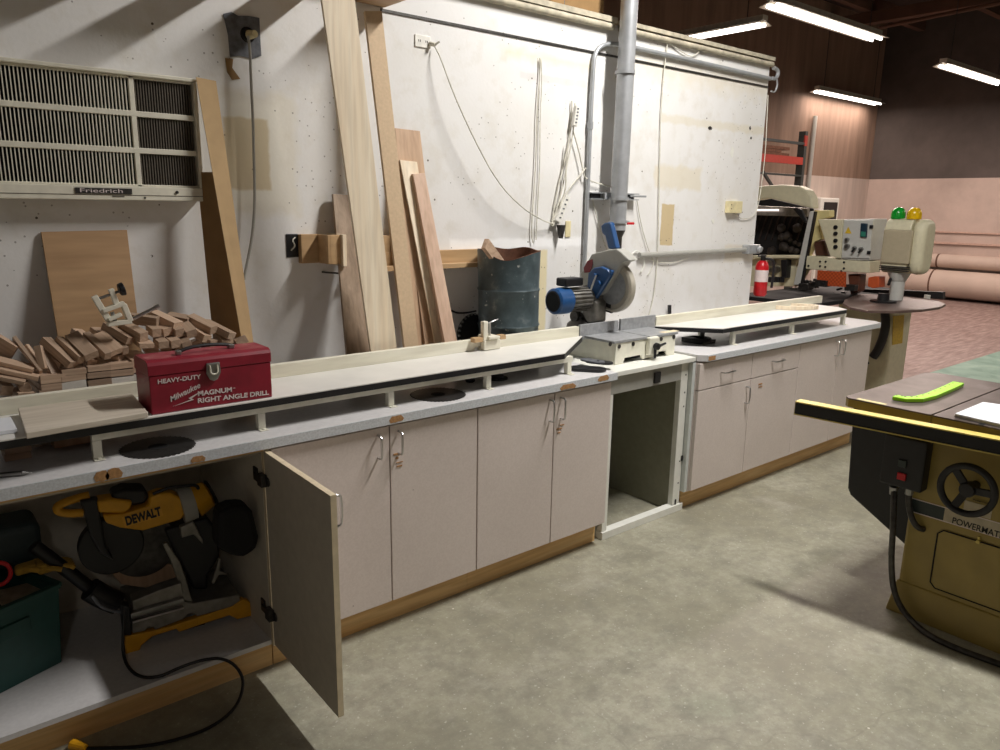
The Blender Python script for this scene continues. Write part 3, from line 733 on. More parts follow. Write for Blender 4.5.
solo('paper_tag', MB().box(a.x, b.x, 3.143, 3.1495, b.z, a.z), 'beige', 'small yellowed tag on the wall right of the lower power strip', 'tag', bevel=.002)
# cords right
cable('hanging_cord', [(668, 40), (664, 70), (661, 110), (660, 150), (659, 200), (658, 250), (655, 290), (650, 312), (648, 318)], .0035, 'cord', 'single pale cord hanging down the wall right of the thick pipe')
cable('hanging_cord', [(668, 42), (676, 48), (690, 57), (698, 54), (702, 46)], .0035, 'cord', 'short looped cord sagging under the wall top right of the pipe')
cable('hanging_cord', [(591, 192), (596, 215), (603, 240), (612, 262)], .003, 'cord', 'thin cord dropping from the strut channel behind the blue handle')
cable('hanging_cord', [(637, 200), (641, 225), (650, 255), (655, 262), (648, 275)], .003, 'cord', 'thin cord dropping right of the thick pipe below the strut channel')
cable('hanging_cord', [(631, 256), (636, 250), (643, 254), (645, 264), (641, 272)], .0045, 'white', 'short white hose loop beside the red valve lever')
cable('hanging_cord', [(650, 259), (660, 263), (675, 263), (688, 258)], .003, 'cord', 'cord sagging just under the low grey conduit')
cable('electric_cable', [(449, 309), (456, 313), (466, 313), (476, 311)], .005, 'black', 'short black cord on the wall left of the steel drum')
t, a, b = plate('wall_outlet', 725.5, 201, 737, 213, 'beige', 'beige surface outlet box near the right end of the wall', 'outlet', depth=.04)
s = MB()
for dz in (-.015, .012): s.box(a.x + .015, a.x + .022, YW - .0425, YW - .0402, (a.z + b.z) / 2 + dz, (a.z + b.z) / 2 + dz + .007)
link('socket_slot', s, 'black', t)
cable('outlet_cord', [(734, 213), (740, 219), (752, 218), (758, 210), (765, 160), (767, 120), (768, 95)], .003, 'cord', 'thin cord from the beige outlet up the right edge of the wall')
solo('black_peg', MB().bar(at(669.5, 305, y=3.12), at(669.5, 314, y=3.12), .018, .02), 'black', 'small black peg on the wall above the right extension table', 'peg', bevel=.002)
# holes in plaster: torn spots
for i, (u, v, w, h, c) in enumerate(((710, 128, 8, 5, 'darksteel'), (732, 152, 9, 14, 'white'), (750, 128, 4, 5, 'darksteel'), (751, 138, 4, 4, 'darksteel'), (713, 221, 7, 6, 'white'))):
    rr = random.Random(i); q = at(u, v, y=YW - .0006); k = 3.4 / 755 * 1.3
    pl = [q + Vector((math.cos(a_) * w * k / 2 * rr.uniform(.6, 1.1), 0, math.sin(a_) * h * k / 2 * rr.uniform(.6, 1.1))) for a_ in [2 * PI * j / 9 for j in range(9)]]
    solo('plaster_gouge', MB().prism(pl, (0, -.0012, 0)), c, ['dark gouge in the plaster at mid height right of the pale cord', 'large white torn patch of plaster near the right end of the wall', 'upper of two small dark holes by the wall end', 'lower of two small dark holes by the wall end', 'pale chipped spot beside the beige outlet box'][i], 'wall damage')
# left wall: recessed black outlet, taped outlet + cable, nail
t, a, b = plate('open_outlet_box', 285.5, 234, 298.5, 257, 'black', 'open black outlet hole in the wall left of the leaning boards', 'outlet', depth=.004)
link('loose_wire', MB().tube([(a.x + .02, YW - .006, b.z + .03), (a.x + .035, YW - .02, b.z + .05), (a.x + .02, YW - .02, b.z + .075), (a.x + .04, YW - .008, b.z + .085)], .003, 6, 2), 'cord', t, smooth=True)
rr = random.Random(3)
q = [(223, 14), (231, 12), (238, 16), (248, 16), (259, 18), (260, 40), (261, 56), (252, 59), (240, 56), (230, 57), (228, 35)]
tb = thing('taped_outlet', 'outlet opening covered with torn grey duct tape above the air conditioner cable', 'outlet', at(240, 57, y=YW))
link('tape_patch', MB().prism([at(u, v, y=YW - .001) for u, v in q], (0, -.004, 0)), 'tape', tb)
c1 = at(247, 35, y=YW)
link('hole', MB().cyl((c1.x, YW - .0055, c1.z), (c1.x, YW - .009, c1.z), .03, .027, 16), 'blackmat', tb)
link('plug_head', MB().cyl((c1.x + .005, YW - .009, c1.z), (c1.x + .015, YW - .045, c1.z), .018, .014, 14), 'beige', tb, smooth=True)
cable('ac_cable', [(248, 36), (250, 48), (251, 80), (253, 120), (254, 160), (255, 205), (252, 240), (246, 268), (244, 280)], .006, 'sawgrey', 'grey cable hanging from the taped outlet down behind the cardboard strip', y=3.10)
solo('torn_paper', MB().prism([at(u, v, y=YW - .0008) for u, v in ((225, 58), (233, 59), (232, 68), (240, 79), (232, 80), (227, 72))], (0, -.003, 0)), 'carddark', 'brown torn scrap stuck to the wall under the duct tape', 'scrap')
solo('nail', MB().cyl(at(322, 272, y=YW - .001), at(322, 272, y=YW - .001) + Vector((.06, -.05, -.005)), .004, seg=8), 'darksteel', 'long nail sticking out of the wall under the wooden cleat', 'nail')

# ---- air conditioner
ya = 3.07
c00, c01, c11, c10 = at(0, 58, y=ya), at(196, 79, y=ya), at(206, 201, y=ya), at(0, 199, y=ya)
ax1 = c11.x - .004; az1 = c00.z + .005; az0 = .5 * (c10.z + c11.z); ax0 = ax1 - .72
ac = thing('air_conditioner', 'cream window air conditioner with three rows of louvres set in the wall', 'air conditioner', ((ax0 + ax1) / 2, ya, az0))
fr_ = MB().box(ax0, ax1, ya, YW - .0005, az1 - .014, az1).box(ax0, ax1, ya, YW - .0005, az0, az0 + .05).box(ax0, ax0 + .012, ya, YW - .0005, az0 + .05, az1 - .014).box(ax1 - .016, ax1, ya, YW - .0005, az0 + .05, az1 - .014)
div = at(136, 130, y=ya).x
link('frame', fr_, 'creamold', ac, bevel=.003)
zz0, zz1 = az0 + .05, az1 - .014; rows = [(zz0 + (zz1 - zz0) / 3 * k, zz0 + (zz1 - zz0) / 3 * (k + 1)) for k in range(3)]
gr = MB().box(div - .009, div + .009, ya + .012, ya + .03, zz0, zz1)
for k in (1, 2): gr.box(ax0 + .012, ax1 - .016, ya + .0115, ya + .0305, rows[k][0] - .010, rows[k][0] + .010)
gr.box(ax0 + .012, ax1 - .016, ya + .012, ya + .03, zz0, zz0 + .008).box(ax0 + .012, ax1 - .016, ya + .012, ya + .03, zz1 - .008, zz1)
link('grille_bars', gr, 'creamold', ac, bevel=.002)
link('dark_interior', MB().box(ax0 + .012, ax1 - .016, ya + .055, ya + .06, zz0, zz1), 'black', ac)
lv = MB(); x = ax0 + .02
while x < div - .012:
    lv.quadbox([Vector(p) for p in ((x, ya + .016, zz0), (x + .0036, ya + .016, zz0), (x + .0076, ya + .045, zz0), (x + .004, ya + .045, zz0), (x, ya + .016, zz1), (x + .0036, ya + .016, zz1), (x + .0076, ya + .045, zz1), (x + .004, ya + .045, zz1))]); x += .0118
link('louvre', lv, 'creamold', ac)
lv = MB().box(div + .009, ax1 - .017, ya + .034, ya + .04, zz0, zz1); x = div + .012
while x < ax1 - .02:
    lv.box(x, x + .004, ya + .02, ya + .034, zz0, zz1); x += .0095
link('intake_screen', lv, 'ac_dark', ac)
nb = at(75, 190, y=ya); ne = at(132, 193, y=ya)
npl = link('name_plate', MB().box(nb.x, ne.x, ya - .0035, ya, az0 + .022, az0 + .042), 'darksteel', ac)
text('brand_lettering', 'Friedrich', 'lettering', npl, (nb.x + .012, ya - .0042, az0 + .026), (1, 0, 0), (0, 0, 1), .02, sx=2.0)
link('front_seam', MB().box(ax0, ax1, ya - .001, ya, az0 + .017, az0 + .0195), 'ac_dark', ac)
sc1 = at(177, 194, y=ya)
link('screw', MB().cyl((sc1.x, ya - .004, az0 + .032), (sc1.x, ya, az0 + .032), .006, seg=10).cyl((ax0 + .5, ya - .002, az0 + .01), (ax0 + .5, ya, az0 + .01), .004, seg=8).box(div - .1, div - .06, ya - .002, ya, az0 + .012, az0 + .015), 'darksteel', ac)
# cardboard strip (angle)
cs = thing('cardboard_angle', 'tall folded cardboard edge strip leaning by the air conditioner', 'cardboard', at(250, 345, y=3.0))
def face(pix, ys, mat, name, off):
    pts = [at(u, v, y=yy) for (u, v), yy in zip(pix, ys)]
    return link(name, MB().prism(pts, off), mat, cs)
yt, yb_ = 3.06, 2.93
tl_, tr_, bl_, br_ = at(196, 77, y=yt), at(216, 81, y=yt), at(241, 336, y=yb_), at(253, 339, y=yb_)
def ext(a, b, z): return a + (b - a) * ((z - a.z) / (b.z - a.z))
bl_, br_ = ext(tl_, bl_, ZT + .002), ext(tr_, br_, ZT + .002)
link('front_flap', MB().prism([tl_, tr_, br_, bl_], (0, .004, 0)), 'card', cs)
w_ = Vector((-.055, .085, 0))
w2_ = Vector((-.075, .17, 0))
sm_ = tl_.lerp(bl_, .28)
link('side_flap', MB().prism([sm_, bl_, bl_ + w2_, sm_ + w2_ * .45], (.003, .003, 0)), 'carddark', cs)
# plywood panel behind the pile
yq = 3.10
pl = [at(u, v, y=yy) for u, v, yy in ((41, 232, 3.135), (127, 230, 3.135), (141, 345, 3.05), (60, 350, 3.05))]
tl_, tr_, br_, bl_ = pl; bl_ = ext(tl_, bl_, ZT + .002); br_ = ext(tr_, br_, ZT + .002)
solo('plywood_panel', MB().prism([tl_, tr_, br_, bl_], (0, .012, 0)), 'ply', 'rectangular plywood panel leaning on the wall behind the offcut pile', 'wood panel', bevel=.0008)

# ---- leaning boards
def lean(label, bl, br, tl, tr, yb, yt, th, mat, name='leaning_board', topext=1.0, z0=ZT + .002, grp='boards leaning against the wall'):
    a, b, c, d = at(*bl, y=yb), at(*br, y=yb), at(*tr, y=yt), at(*tl, y=yt)
    if topext > 1: c = b + (c - b) * topext; d = a + (d - a) * topext
    a = ext(d, a, z0); b = ext(c, b, z0)
    return solo(name, MB().prism([a, b, c, d], (.004, th, 0)), mat, label, 'board', grp, bevel=.001)
lean('wide pale maple board, tallest of the boards leaning beyond the frame top', (371, 352), (397, 349), (322, 0), (355, 0), 2.835, 2.85, .02, 'maple', topext=1.12)
lean('narrow tan fibreboard strip leaning just right of the wide maple board', (404.5, 347), (418.5, 345.5), (365, 11), (382, 11), 2.90, 3.03, .022, 'mdf')
lean('short rough brown board leaning left of the wide maple board', (347, 355), (372, 351), (333, 194), (352, 195), 2.93, 3.10, .022, 'walnut')
lean('squat brown board standing behind the right-hand sticks', (414, 345), (445, 341), (395, 128), (420, 131), 2.97, 3.125, .012, 'oak')
lean('pale thin stick leaning between the fibreboard strip and pinkish board', (435, 343), (447, 342), (400, 160), (417, 162), 2.93, 3.09, .014, 'maple')
lean('pinkish brown board, rightmost of the leaning boards', (445, 343), (457, 341), (413, 174), (425, 173), 2.88, 3.06, .03, 'pinkwood')
lean('thin dark strip leaning just behind the pinkish board', (425, 344), (434, 343), (404, 190), (412, 190), 2.955, 3.10, .012, 'oak')

# wooden wall cleat with dividers
yk = 2.99
t = thing('wall_cleat', 'wooden rail fixed on the wall behind the leaning boards and drum', 'wood rail', (2.0, 3.12, 1.4))
a = at(440, 249, y=3.10); b = at(478, 266, y=3.10)
link('long_rail', MB().box(1.70, 2.50, 3.11, YW - .0005, b.z, b.z + .085), 'cleat', t, bevel=.001)
link('long_shelf', MB().box(1.70, 2.50, 3.055, 3.109, b.z, b.z + .022), 'cleat', t, bevel=.001)
for (u0, u1, vt, vb, nm) in ((328, 348, 234, 268, 'left'), (373, 417, 235, 267, 'mid')):
    p0, p1 = at(u0 if nm == 'mid' else 305, vt, y=3.05), at(u1, vb, y=3.02)
    if nm == 'left':
        x0 = at(328, 240, y=3.10).x - .03; x1 = at(343, 250, y=3.0).x
        zt_, zb_ = at(330, 235, y=3.03).z, at(330, 264, y=3.03).z
        link('left_block', MB().box(x0 - .09, x0 - .012, 3.115, YW - .0005, zb_, zt_), 'cleat', t, bevel=.001)
        link('front_board', MB().box(x0, x1, 3.02, 3.04, zb_, zt_), 'cleat', t, bevel=.001)
        link('divider', MB().box(x0 - .012, x0, 3.02, YW - .0005, zb_, zt_), 'cleat', t, bevel=.001)
        link('divider', MB().box(x1, x1 + .018, 3.0, YW - .001, zb_ - .01, zt_ + .002), 'maple', t, bevel=.001)
    else:
        x0 = at(373, 240, y=3.08).x; x1 = at(413, 250, y=3.06).x; zt_, zb_ = at(380, 236, y=3.08).z, at(380, 262, y=3.08).z
        link('middle_block', MB().box(x0 - .1, x1, 3.115, YW - .001, zb_, zt_), 'cleat', t, bevel=.001)
        link('divider', MB().box(x1, x1 + .018, 3.06, YW - .001, zb_ - .012, zt_ + .002), 'maple', t, bevel=.001)
# black toothed disc behind drum: dark handwheel
p = at(472, 316, y=3.03)
hd = thing('dust_hose_cap', 'dark toothed disc leaning beside the left of the steel drum', 'disc', (p.x, 3.04, ZT))
g = MB(); rz = .115; pc = Vector((2.33, 2.90, ZT + .125)); pc = at(474, 322, y=3.06)
pc.z = ZT + rz + .004
g.lathe([(.0, -.012), (rz * .55, -.014), (rz * .95, -.01), (rz, 0), (rz * .95, .01), (0, .012)], pc, (.1, -.99, .15), 36)
link('disc', g, 'blackmat', hd, smooth=True)
g = MB(); dv = Vector((.1, -.99, .15)).normalized(); uu = dv.orthogonal().normalized(); ww = dv.cross(uu)
for k in range(28):
    a_ = 2 * PI * k / 28; q = pc + (uu * math.cos(a_) + ww * math.sin(a_)) * rz * .93 + dv * .012
    g.bar(q, q + (uu * math.cos(a_) + ww * math.sin(a_)) * .011, .009, .007, up=dv)
link('tooth', g, 'steel', hd)

# overhead shelf of loose lumber at the left (its underside corner shows at the top)
zs = 2.545
sh = thing('overhead_shelf', 'brown wooden overhead shelf whose corner pokes into the top of the picture', 'shelf', (.8, 2.9, zs))
for xe_ in (1.92, 1.57, 1.27, .94, .58, .22, -.14, -.5):
    link('shelf_board', MB().box(xe_ - .15, xe_, 2.885 if xe_ > 1.4 else 2.80, 3.145, zs, zs + .02), 'ply', sh, bevel=.001)
link('bearer', MB().box(-.65, 1.92, 3.10, 3.145, zs + .021, zs + .09), 'ply', sh)

# cardboard boxes stored above the wall
for (x0, x1, nm) in ((3.0, 3.42, 'taped brown cardboard box on top of the wall nearest the thick pipe'), (2.3, 2.98, 'wide brown cardboard box on top of the wall, left one')):
    t = thing('cardboard_box', nm, 'box', (x0, 3.5, 2.735), 'boxes stored above the wall')
    link('box_body', MB().box(x0, x1, 3.22, 3.7, 2.7315, 3.1), 'carddark', t, bevel=.01)
    link('tape_strip', MB().box(x0 + .1, x0 + .103, 3.218, 3.2195, 2.75, 3.09), 'tape', t)
struct('trim_5', MB().box(-5, 3.42, YW + .15, 4.4, 2.69, 2.73), 'beam')

# ================================================================== OFFCUT PILE
def blk(u0, v0, u1, v1, w, h, yf=2.83, dy=.11, mat='offcut', label=0, ln=None, up=(0, 0, 1), cx=.5):
    """block whose near end centre is seen at (u1,v1) and far end at (u0,v0)"""
    a = at(u1, v1, y=yf); b = at(u0, v0, y=yf + dy)
    d = (b - a); L = d.length if ln is None else ln; d.normalize()
    upv = Vector(up); sd = d.cross(upv).normalized(); u_ = sd.cross(d)
    mb = MB().box(0, L, -w / 2, w / 2, -h / 2, h / 2)
    o = link('wood_offcut' if mat == 'offcut' else 'white_offcut', mb, mat, bevel=.0008)
    o.matrix_world = Matrix(((d.x, sd.x, u_.x, a.x), (d.y, sd.y, u_.y, a.y), (d.z, sd.z, u_.z, a.z), (0, 0, 0, 1)))
    L_ = ['hardwood offcut stacked flat in the front row behind the fence, left of the toolbox',
          'hardwood offcut thrown loosely on the pile left of the red toolbox',
          'hardwood offcut jumbled on the heap behind the red toolbox',
          'long thin wood strip lying across the left end of the pile',
          'white painted offcut showing its pale end in the front row of the pile']
    G_ = ['offcuts stacked behind the fence', 'loose offcuts on top of the pile', 'offcuts behind the toolbox', 'long strips at the left of the pile', 'white offcuts in the pile']
    tag(o, L_[label], 'offcut', G_[label]); return o
cols = [(53, [(379, 9, 0), (386.5, 6, 0), (391.5, 5, 0)]), (74, [(372, 6, 0), (378, 6.5, 0), (385, 8, 4)]),
        (100, [(368.5, 6, 0), (375, 6.5, 0), (383.5, 9, 0)]), (121.5, [(366, 6.5, 0), (373, 7, 0), (380.5, 7.5, 4)]), (143.5, [(362, 6.5, 0), (369, 7, 0), (376.5, 7, 4)])]
rr = random.Random(5)
for cu, lst in cols:
    for v, hpx, lb in lst:
        a = at(cu + rr.uniform(-1, 1), v, y=2.83); k = .00352
        mb = MB().box(-.037, .037, 0, .2, -hpx * k / 2 * .9, hpx * k / 2 * .9)
        o = link('white_offcut' if lb == 4 else 'wood_offcut', mb, 'offwhite' if lb == 4 else 'offcut', bevel=.0008)
        o.location = a; o.rotation_euler = (0, rr.uniform(-.03, .03), rr.uniform(-.05, .05))
        if lb == 4: tag(o, 'white painted offcut showing its pale end in the front row of the pile', 'offcut', 'white offcuts in the pile')
        else: tag(o, 'hardwood offcut stacked flat in the front row behind the fence, left of the toolbox', 'offcut', 'offcuts stacked behind the fence')
    zb = a.z - hpx * k / 2 - .004; n = max(1, int((zb - ZT) / .03)); hh_ = (zb - ZT - .002) / n
    for i in range(n):
        o = solo('wood_offcut', MB().box(a.x - .038, a.x + .038, 2.84, 3.03, ZT + .001 + i * hh_, ZT + (i + 1) * hh_), 'offcut', 'hardwood offcut stacked flat in the front row behind the fence, left of the toolbox', 'offcut', 'offcuts stacked behind the fence')
# second bottom rank that carries the loose ones
for u in range(2, 246, 15):
    v = 372 - u * .14 + rr.uniform(-3, 3); a = at(u, v, y=2.93)
    if a.x > .22 and a.x < .72: continue
    for j in range(3):
        blk(u - 4 + rr.uniform(-3, 3), v + 9 * j - 2, u, v + 9 * j, .045, .03, 2.90, .12, label=2 if u > 150 else 1, up=(rr.uniform(-.5, .5), 0, 1))
for args in (
    # left flats and slanted strips
    (-12, 358, 34, 369, .05, .014, 2.86, .03, 'offcut', 3), (-12, 366, 39, 377, .05, .014, 2.84, .03, 'offcut', 3), (-12, 373, 26, 381, .05, .014, 2.83, .03, 'offcut', 3),
    (-14, 346, 10, 360, .018, .12, 2.93, .03, 'offcut', 3),
    (14, 338, 41, 372, .012, .026, 2.85, .08, 'offcut', 1), (25, 347, 41, 369, .012, .03, 2.87, .07, 'offcut', 1),
    (38, 346, 43, 369, .022, .02, 2.85, .03, 'offcut', 1), (42, 351, 62, 365, .018, .02, 2.87, .07, 'offcut', 1),
    (3, 385, 7, 391, .034, .034, 2.83, .05, 'offcut', 1), (20, 381, 25, 388, .034, .034, 2.83, .05, 'offcut', 1), (19, 391, 26, 397, .05, .03, 2.83, .05, 'offcut', 1),
    (45, 340, 73, 365, .038, .026, 2.84, .10, 'offcut', 1), (45, 355, 55, 375, .03, .022, 2.86, .05, 'offcut', 1),
    (58, 340, 81, 360, .026, .03, 2.84, .10, 'offcut', 1), (72, 336, 92, 356, .046, .028, 2.83, .11, 'offcut', 1),
    (86, 335, 108, 356, .024, .028, 2.84, .11, 'offcut', 1), (98, 335, 117, 352, .050, .022, 2.85, .10, 'offcut', 1),
    (88, 353, 92, 363, .03, .026, 2.86, .05, 'offcut', 1), (110, 338, 126, 351, .022, .028, 2.86, .09, 'offcut', 1),
    (100, 352, 122, 357, .04, .02, 2.88, .06, 'offcut', 1), (105, 326, 130, 341, .03, .028, 2.87, .10, 'offcut', 1),
    (94, 330, 112, 342, .04, .025, 2.93, .08, 'offcut', 1), (76, 331, 90, 342, .04, .02, 2.93, .08, 'offcut', 1),
    (122, 325, 144, 337, .034, .036, 2.86, .10, 'offcut', 1), (130, 318, 158, 322, .03, .036, 2.92, .06, 'offcut', 2),
    (150, 313, 178, 326, .05, .030, 2.90, .10, 'offcut', 2), (150, 328, 157, 333, .032, .032, 2.88, .06, 'offcut', 2), (160, 327, 168, 332, .034, .03, 2.89, .06, 'offcut', 2),
    (172, 327, 180, 333, .034, .032, 2.88, .06, 'offcut', 2), (184, 326, 192, 334, .04, .034, 2.88, .06, 'offcut', 2), (190, 318, 214, 330, .036, .032, 2.88, .10, 'offcut', 2),
    (205, 322, 232, 336, .046, .026, 2.86, .10, 'offcut', 2), (196, 332, 207, 339, .04, .03, 2.87, .05, 'offcut', 2), (140, 340, 147, 346, .05, .018, 2.84, .08, 'offcut', 2),
    (158, 340, 164, 345, .036, .026, 2.85, .06, 'offcut', 2), (170, 339, 176, 344, .034, .03, 2.85, .06, 'offcut', 2), (181, 340, 187, 345, .034, .026, 2.85, .06, 'offcut', 2),
    (168, 316, 190, 320, .04, .024, 2.96, .06, 'offcut', 2), (200, 340, 214, 344, .04, .03, 2.87, .06, 'offcut', 2), (218, 338, 226, 344, .04, .03, 2.87, .06, 'offcut', 2)):
    blk(*args, up=(rr.uniform(-.35, .35), -.15, 1))

# metal flip stop lying on the pile
yp = 2.86
A_ = lambda u, v, y=yp: at(u, v, y=y)
fs = thing('flip_stop', 'cream cast flip stop with black knob lying on top of the offcut pile', 'flip stop', A_(116, 322))
link('arm', MB().bar(A_(94, 296), A_(109, 321), .02, .016, up=(0, 1, 0)), 'creamold', fs, bevel=.002)
link('arm', MB().bar(A_(110.5, 289), A_(117, 305), .018, .016, up=(0, 1, 0)), 'creamold', fs, bevel=.002)
b = MB().bar(A_(102, 311), A_(124, 303), .014, .03, up=(0, 1, 0)).bar(A_(107, 324), A_(131, 321), .016, .03, up=(0, 1, 0)).bar(A_(123, 304), A_(130, 321), .018, .03, up=(0, 1, 0)).bar(A_(108, 320, 2.85), A_(121, 314, 2.85), .012, .025, up=(0, 1, 0))
link('cast_body', b, 'creamold', fs, bevel=.002)
link('threaded_rod', MB().cyl(A_(98, 299), A_(120, 291), .005, seg=10).cyl(A_(112, 312), A_(116, 324), .007, seg=10), 'steel', fs, smooth=True)
q0 = A_(119, 290); q1 = A_(124, 288.5)
link('knob', MB().cyl(q0, q1, .021, .024, 14), 'black', fs, bevel=.003)
link('tail_rod', MB().cyl(A_(132, 319), A_(155, 308), .0065, seg=10).cyl(A_(155, 308), A_(159, 306), .009, seg=10), 'chrome', fs, smooth=True)

# ================================================================== TOOLBOX
tx0, tx1, ty0, ty1, tz0 = .633, 1.033, 2.483, 2.635, ZE + .001
zl = 1.152; ztp = 1.200
tb = thing('toolbox', 'red metal toolbox with white lettering on the extension table', 'toolbox', ((tx0 + tx1) / 2, (ty0 + ty1) / 2, tz0))
link('box_body', MB().box(tx0, tx1, ty0, ty1, tz0, zl - .001), 'red', tb, bevel=.003)
lp = [(ty0 - .002, zl), (ty0 - .002, ztp - .016), (ty0 + .004, ztp - .006), (ty0 + .018, ztp), (ty1 - .016, ztp), (ty1 + .002, ztp - .012), (ty1 + .002, zl)]
ld = link('lid', MB().prism([(tx0 - .002, y, z) for y, z in lp], (tx1 - tx0 + .004, 0, 0)), 'red', tb, bevel=.0015)
link('lid_dust', MB().box(tx0 + .004, tx1 - .004, ty0 + .02, ty1 - .018, ztp + .0001, ztp + .0008), 'redtop', ld)
lx = at(213, 376, y=ty0).x
la = link('latch', MB().prism([(lx - .022, ty0 - .003, zl + .022), (lx + .022, ty0 - .003, zl + .022), (lx + .024, ty0 - .003, zl - .012), (lx + .013, ty0 - .003, zl - .034), (lx, ty0 - .003, zl - .04), (lx - .013, ty0 - .003, zl - .034), (lx - .024, ty0 - .003, zl - .012)], (0, -.008, 0)), 'steel', tb, bevel=.003)
link('latch_loop', MB().tube([(lx - .012, ty0 - .013, zl + .015), (lx - .012, ty0 - .016, zl - .015), (lx + .012, ty0 - .016, zl - .015), (lx + .012, ty0 - .013, zl + .015)], .003, 8, 1), 'creamold', la, smooth=True)
h0, h1 = at(178, 352, z=ztp + .01), at(230, 345, z=ztp + .012)
hm = (h0 + h1) / 2 + Vector((0, 0, .012))
hd = link('handle', MB().tube([h0, h0.lerp(hm, .4) + Vector((0, 0, .005)), hm, h1.lerp(hm, .4) + Vector((0, 0, .003)), h1], .006, 8, 1), 'black', tb, smooth=True)
link('handle_end', MB().box(h0.x - .008, h0.x + .008, h0.y - .012, h0.y + .012, ztp + .0009, ztp + .016), 'steel', tb, bevel=.003)
link('handle_end', MB().box(h1.x - .008, h1.x + .012, h1.y - .012, h1.y + .012, ztp + .0009, ztp + .016), 'steel', tb, bevel=.003)
def fit(name, s, parent, u0, v0, u1, v1, capz, mat='lettering', y=None, x=None, bold=0, shear=0, nrm=None, ext=.0005):
    """lettering whose baseline runs from (u0,v0) to (u1,v1) on a plane"""
    if y is not None: a, b = at(u0, v0, y=y), at(u1, v1, y=y)
    else: a, b = at(u0, v0, x=x), at(u1, v1, x=x)
    r = (b - a); wd = r.length; r.normalize()
    o = text(name, s, mat, parent, (0, 0, 0), (1, 0, 0), (0, 1, 0), capz / .7, ext=ext, shear=shear, bold=bold)
    me = o.data; xs_ = [v.co.x for v in me.vertices]; x0, x1 = min(xs_), max(xs_)
    k = wd / (x1 - x0); up = Vector((0, 0, 1)) if nrm is None else Vector(nrm)
    up = (up - r * up.dot(r)).normalized(); n = r.cross(up)
    for v in me.vertices:
        q = a + r * ((v.co.x - x0) * k) + up * v.co.y + n * v.co.z; v.co = q
    return o
yy = ty0 - .0012
fit('lettering', 'HEAVY-DUTY', tb, 158, 384, 201, 378.5, .014, y=yy, bold=.0004)
fit('lettering', 'MAGNUM', tb, 198, 396, 232, 391.5, .0155, y=yy, bold=.0006)
fit('lettering', '®', tb, 233, 389, 235.5, 388.5, .004, y=yy)
fit('lettering', 'RIGHT ANGLE DRILL', tb, 198, 403, 269, 394.5, .0155, y=yy, bold=.0006)
fit('script_lettering', 'Milwaukee', tb, 171, 402, 201, 387, .018, y=yy, bold=.0004, shear=.35)
zz_ = [at(u, v, y=yy) for u, v in ((173, 406.5), (191, 399.5), (188.5, 398.2), (203, 390), (191.5, 398.4), (194, 399.6))]
link('underline_flash', MB().prism(zz_, (0, -.0008, 0)), 'lettering', tb)

# planks on the extension table
pk = [at(u, v, z=ZE + .025) for u, v in ((18, 408), (132, 393), (148, 412), (26, 433))]
solo('plank', MB().prism([p for p in pk], (0, 0, -.018)), 'plank', 'short pale plank with pencil marks lying left of the toolbox', 'plank', bevel=.002)
for o_ in []: pass
pk = [at(u, v, z=ZE + .012) for u, v in ((-30, 421), (11, 417), (17, 429), (-30, 436))]
solo('white_board', MB().prism(pk, (0, 0, -.010)), 'paper', 'white board scrap at the left edge of the extension table', 'board')

# things on the worktop below the table
def blade(u, v, r, label, teeth=40):
    p = at(u, v, z=ZT + .002); n = teeth * 3; poly = []
    for i in range(n):
        a = 2 * PI * i / n; q = r * (1 if i % 3 == 0 else .965 if i % 3 == 1 else .95)
        poly.append((p.x + q * math.cos(a), p.y + q * math.sin(a), ZT + .0012))
    t = thing('circular_saw_blade', label, 'saw blade', (p.x, p.y, ZT), 'loose saw blades on the worktop')
    link('toothed_plate', MB().prism(poly, (0, 0, .0025)), 'darksteel', t)
    link('arbor_ring', MB().cyl((p.x, p.y, ZT + .0038), (p.x, p.y, ZT + .0044), .03, seg=24), 'blackmat', t)
blade(158, 447, .115, 'circular saw blade on the worktop below the toolbox')
blade(438, 394.5, .118, 'circular saw blade on the worktop left of the closed black pulley', 44)
p = at(497, 379, z=ZT)
solo('pulley', MB().lathe([(.05, .001), (.05, .008), (.03, .01), (.03, .02), (.015, .022), (.0, .022)], (p.x, p.y, ZT), (0, 0, 1), 24), 'black', 'black round pulley in the shade under the right end of the long table', 'pulley', smooth=True)
p = at(470, 382, z=ZT)
solo('plastic_cap', MB().lathe([(.02, .001), (.024, .01), (.018, .028), (.0, .03)], (p.x, p.y, ZT), (0, 0, 1), 8), 'black', 'small black cap beside the saw blade under the long table', 'cap', bevel=.002)
a = at(19, 460, z=ZT)
for k in range(4):
    o = solo('wood_offcut', MB().box(-.035, .035, -.05, .05, 0, .021), 'offcut', ['square wood block at the bottom of the small stack on the worktop', 'second wood block from the bottom of the small worktop stack', 'third wood block from the bottom of the small worktop stack', 'topmost wood block of the small stack under the table'][k], 'offcut', 'small stack on the worktop', bevel=.001)
    o.location = (a.x, a.y + .05, ZT + .001 + k * .0218); o.rotation_euler = (0, 0, rr.uniform(-.08, .08))
a = at(45, 446, z=ZT)
solo('white_offcut', MB().box(a.x - .04, a.x + .04, a.y, a.y + .1, ZT + .001, ZT + .03), 'offwhite', 'whitish block on the worktop right of the small stack', 'offcut', bevel=.001)
a = at(72, 446, z=ZT)
solo('wood_offcut', MB().box(a.x - .05, a.x + .06, a.y, a.y + .12, ZT + .001, ZT + .035), 'oak', 'brown block in the shade behind the first table leg', 'offcut', bevel=.001)
a, b = at(-20, 477, z=ZT + .008), at(22, 473, z=ZT + .008); c = at(32, 473, z=ZT + .004)
t = thing('punch', 'pointed steel punch at the left end of the worktop', 'punch', (a.x, a.y, ZT))
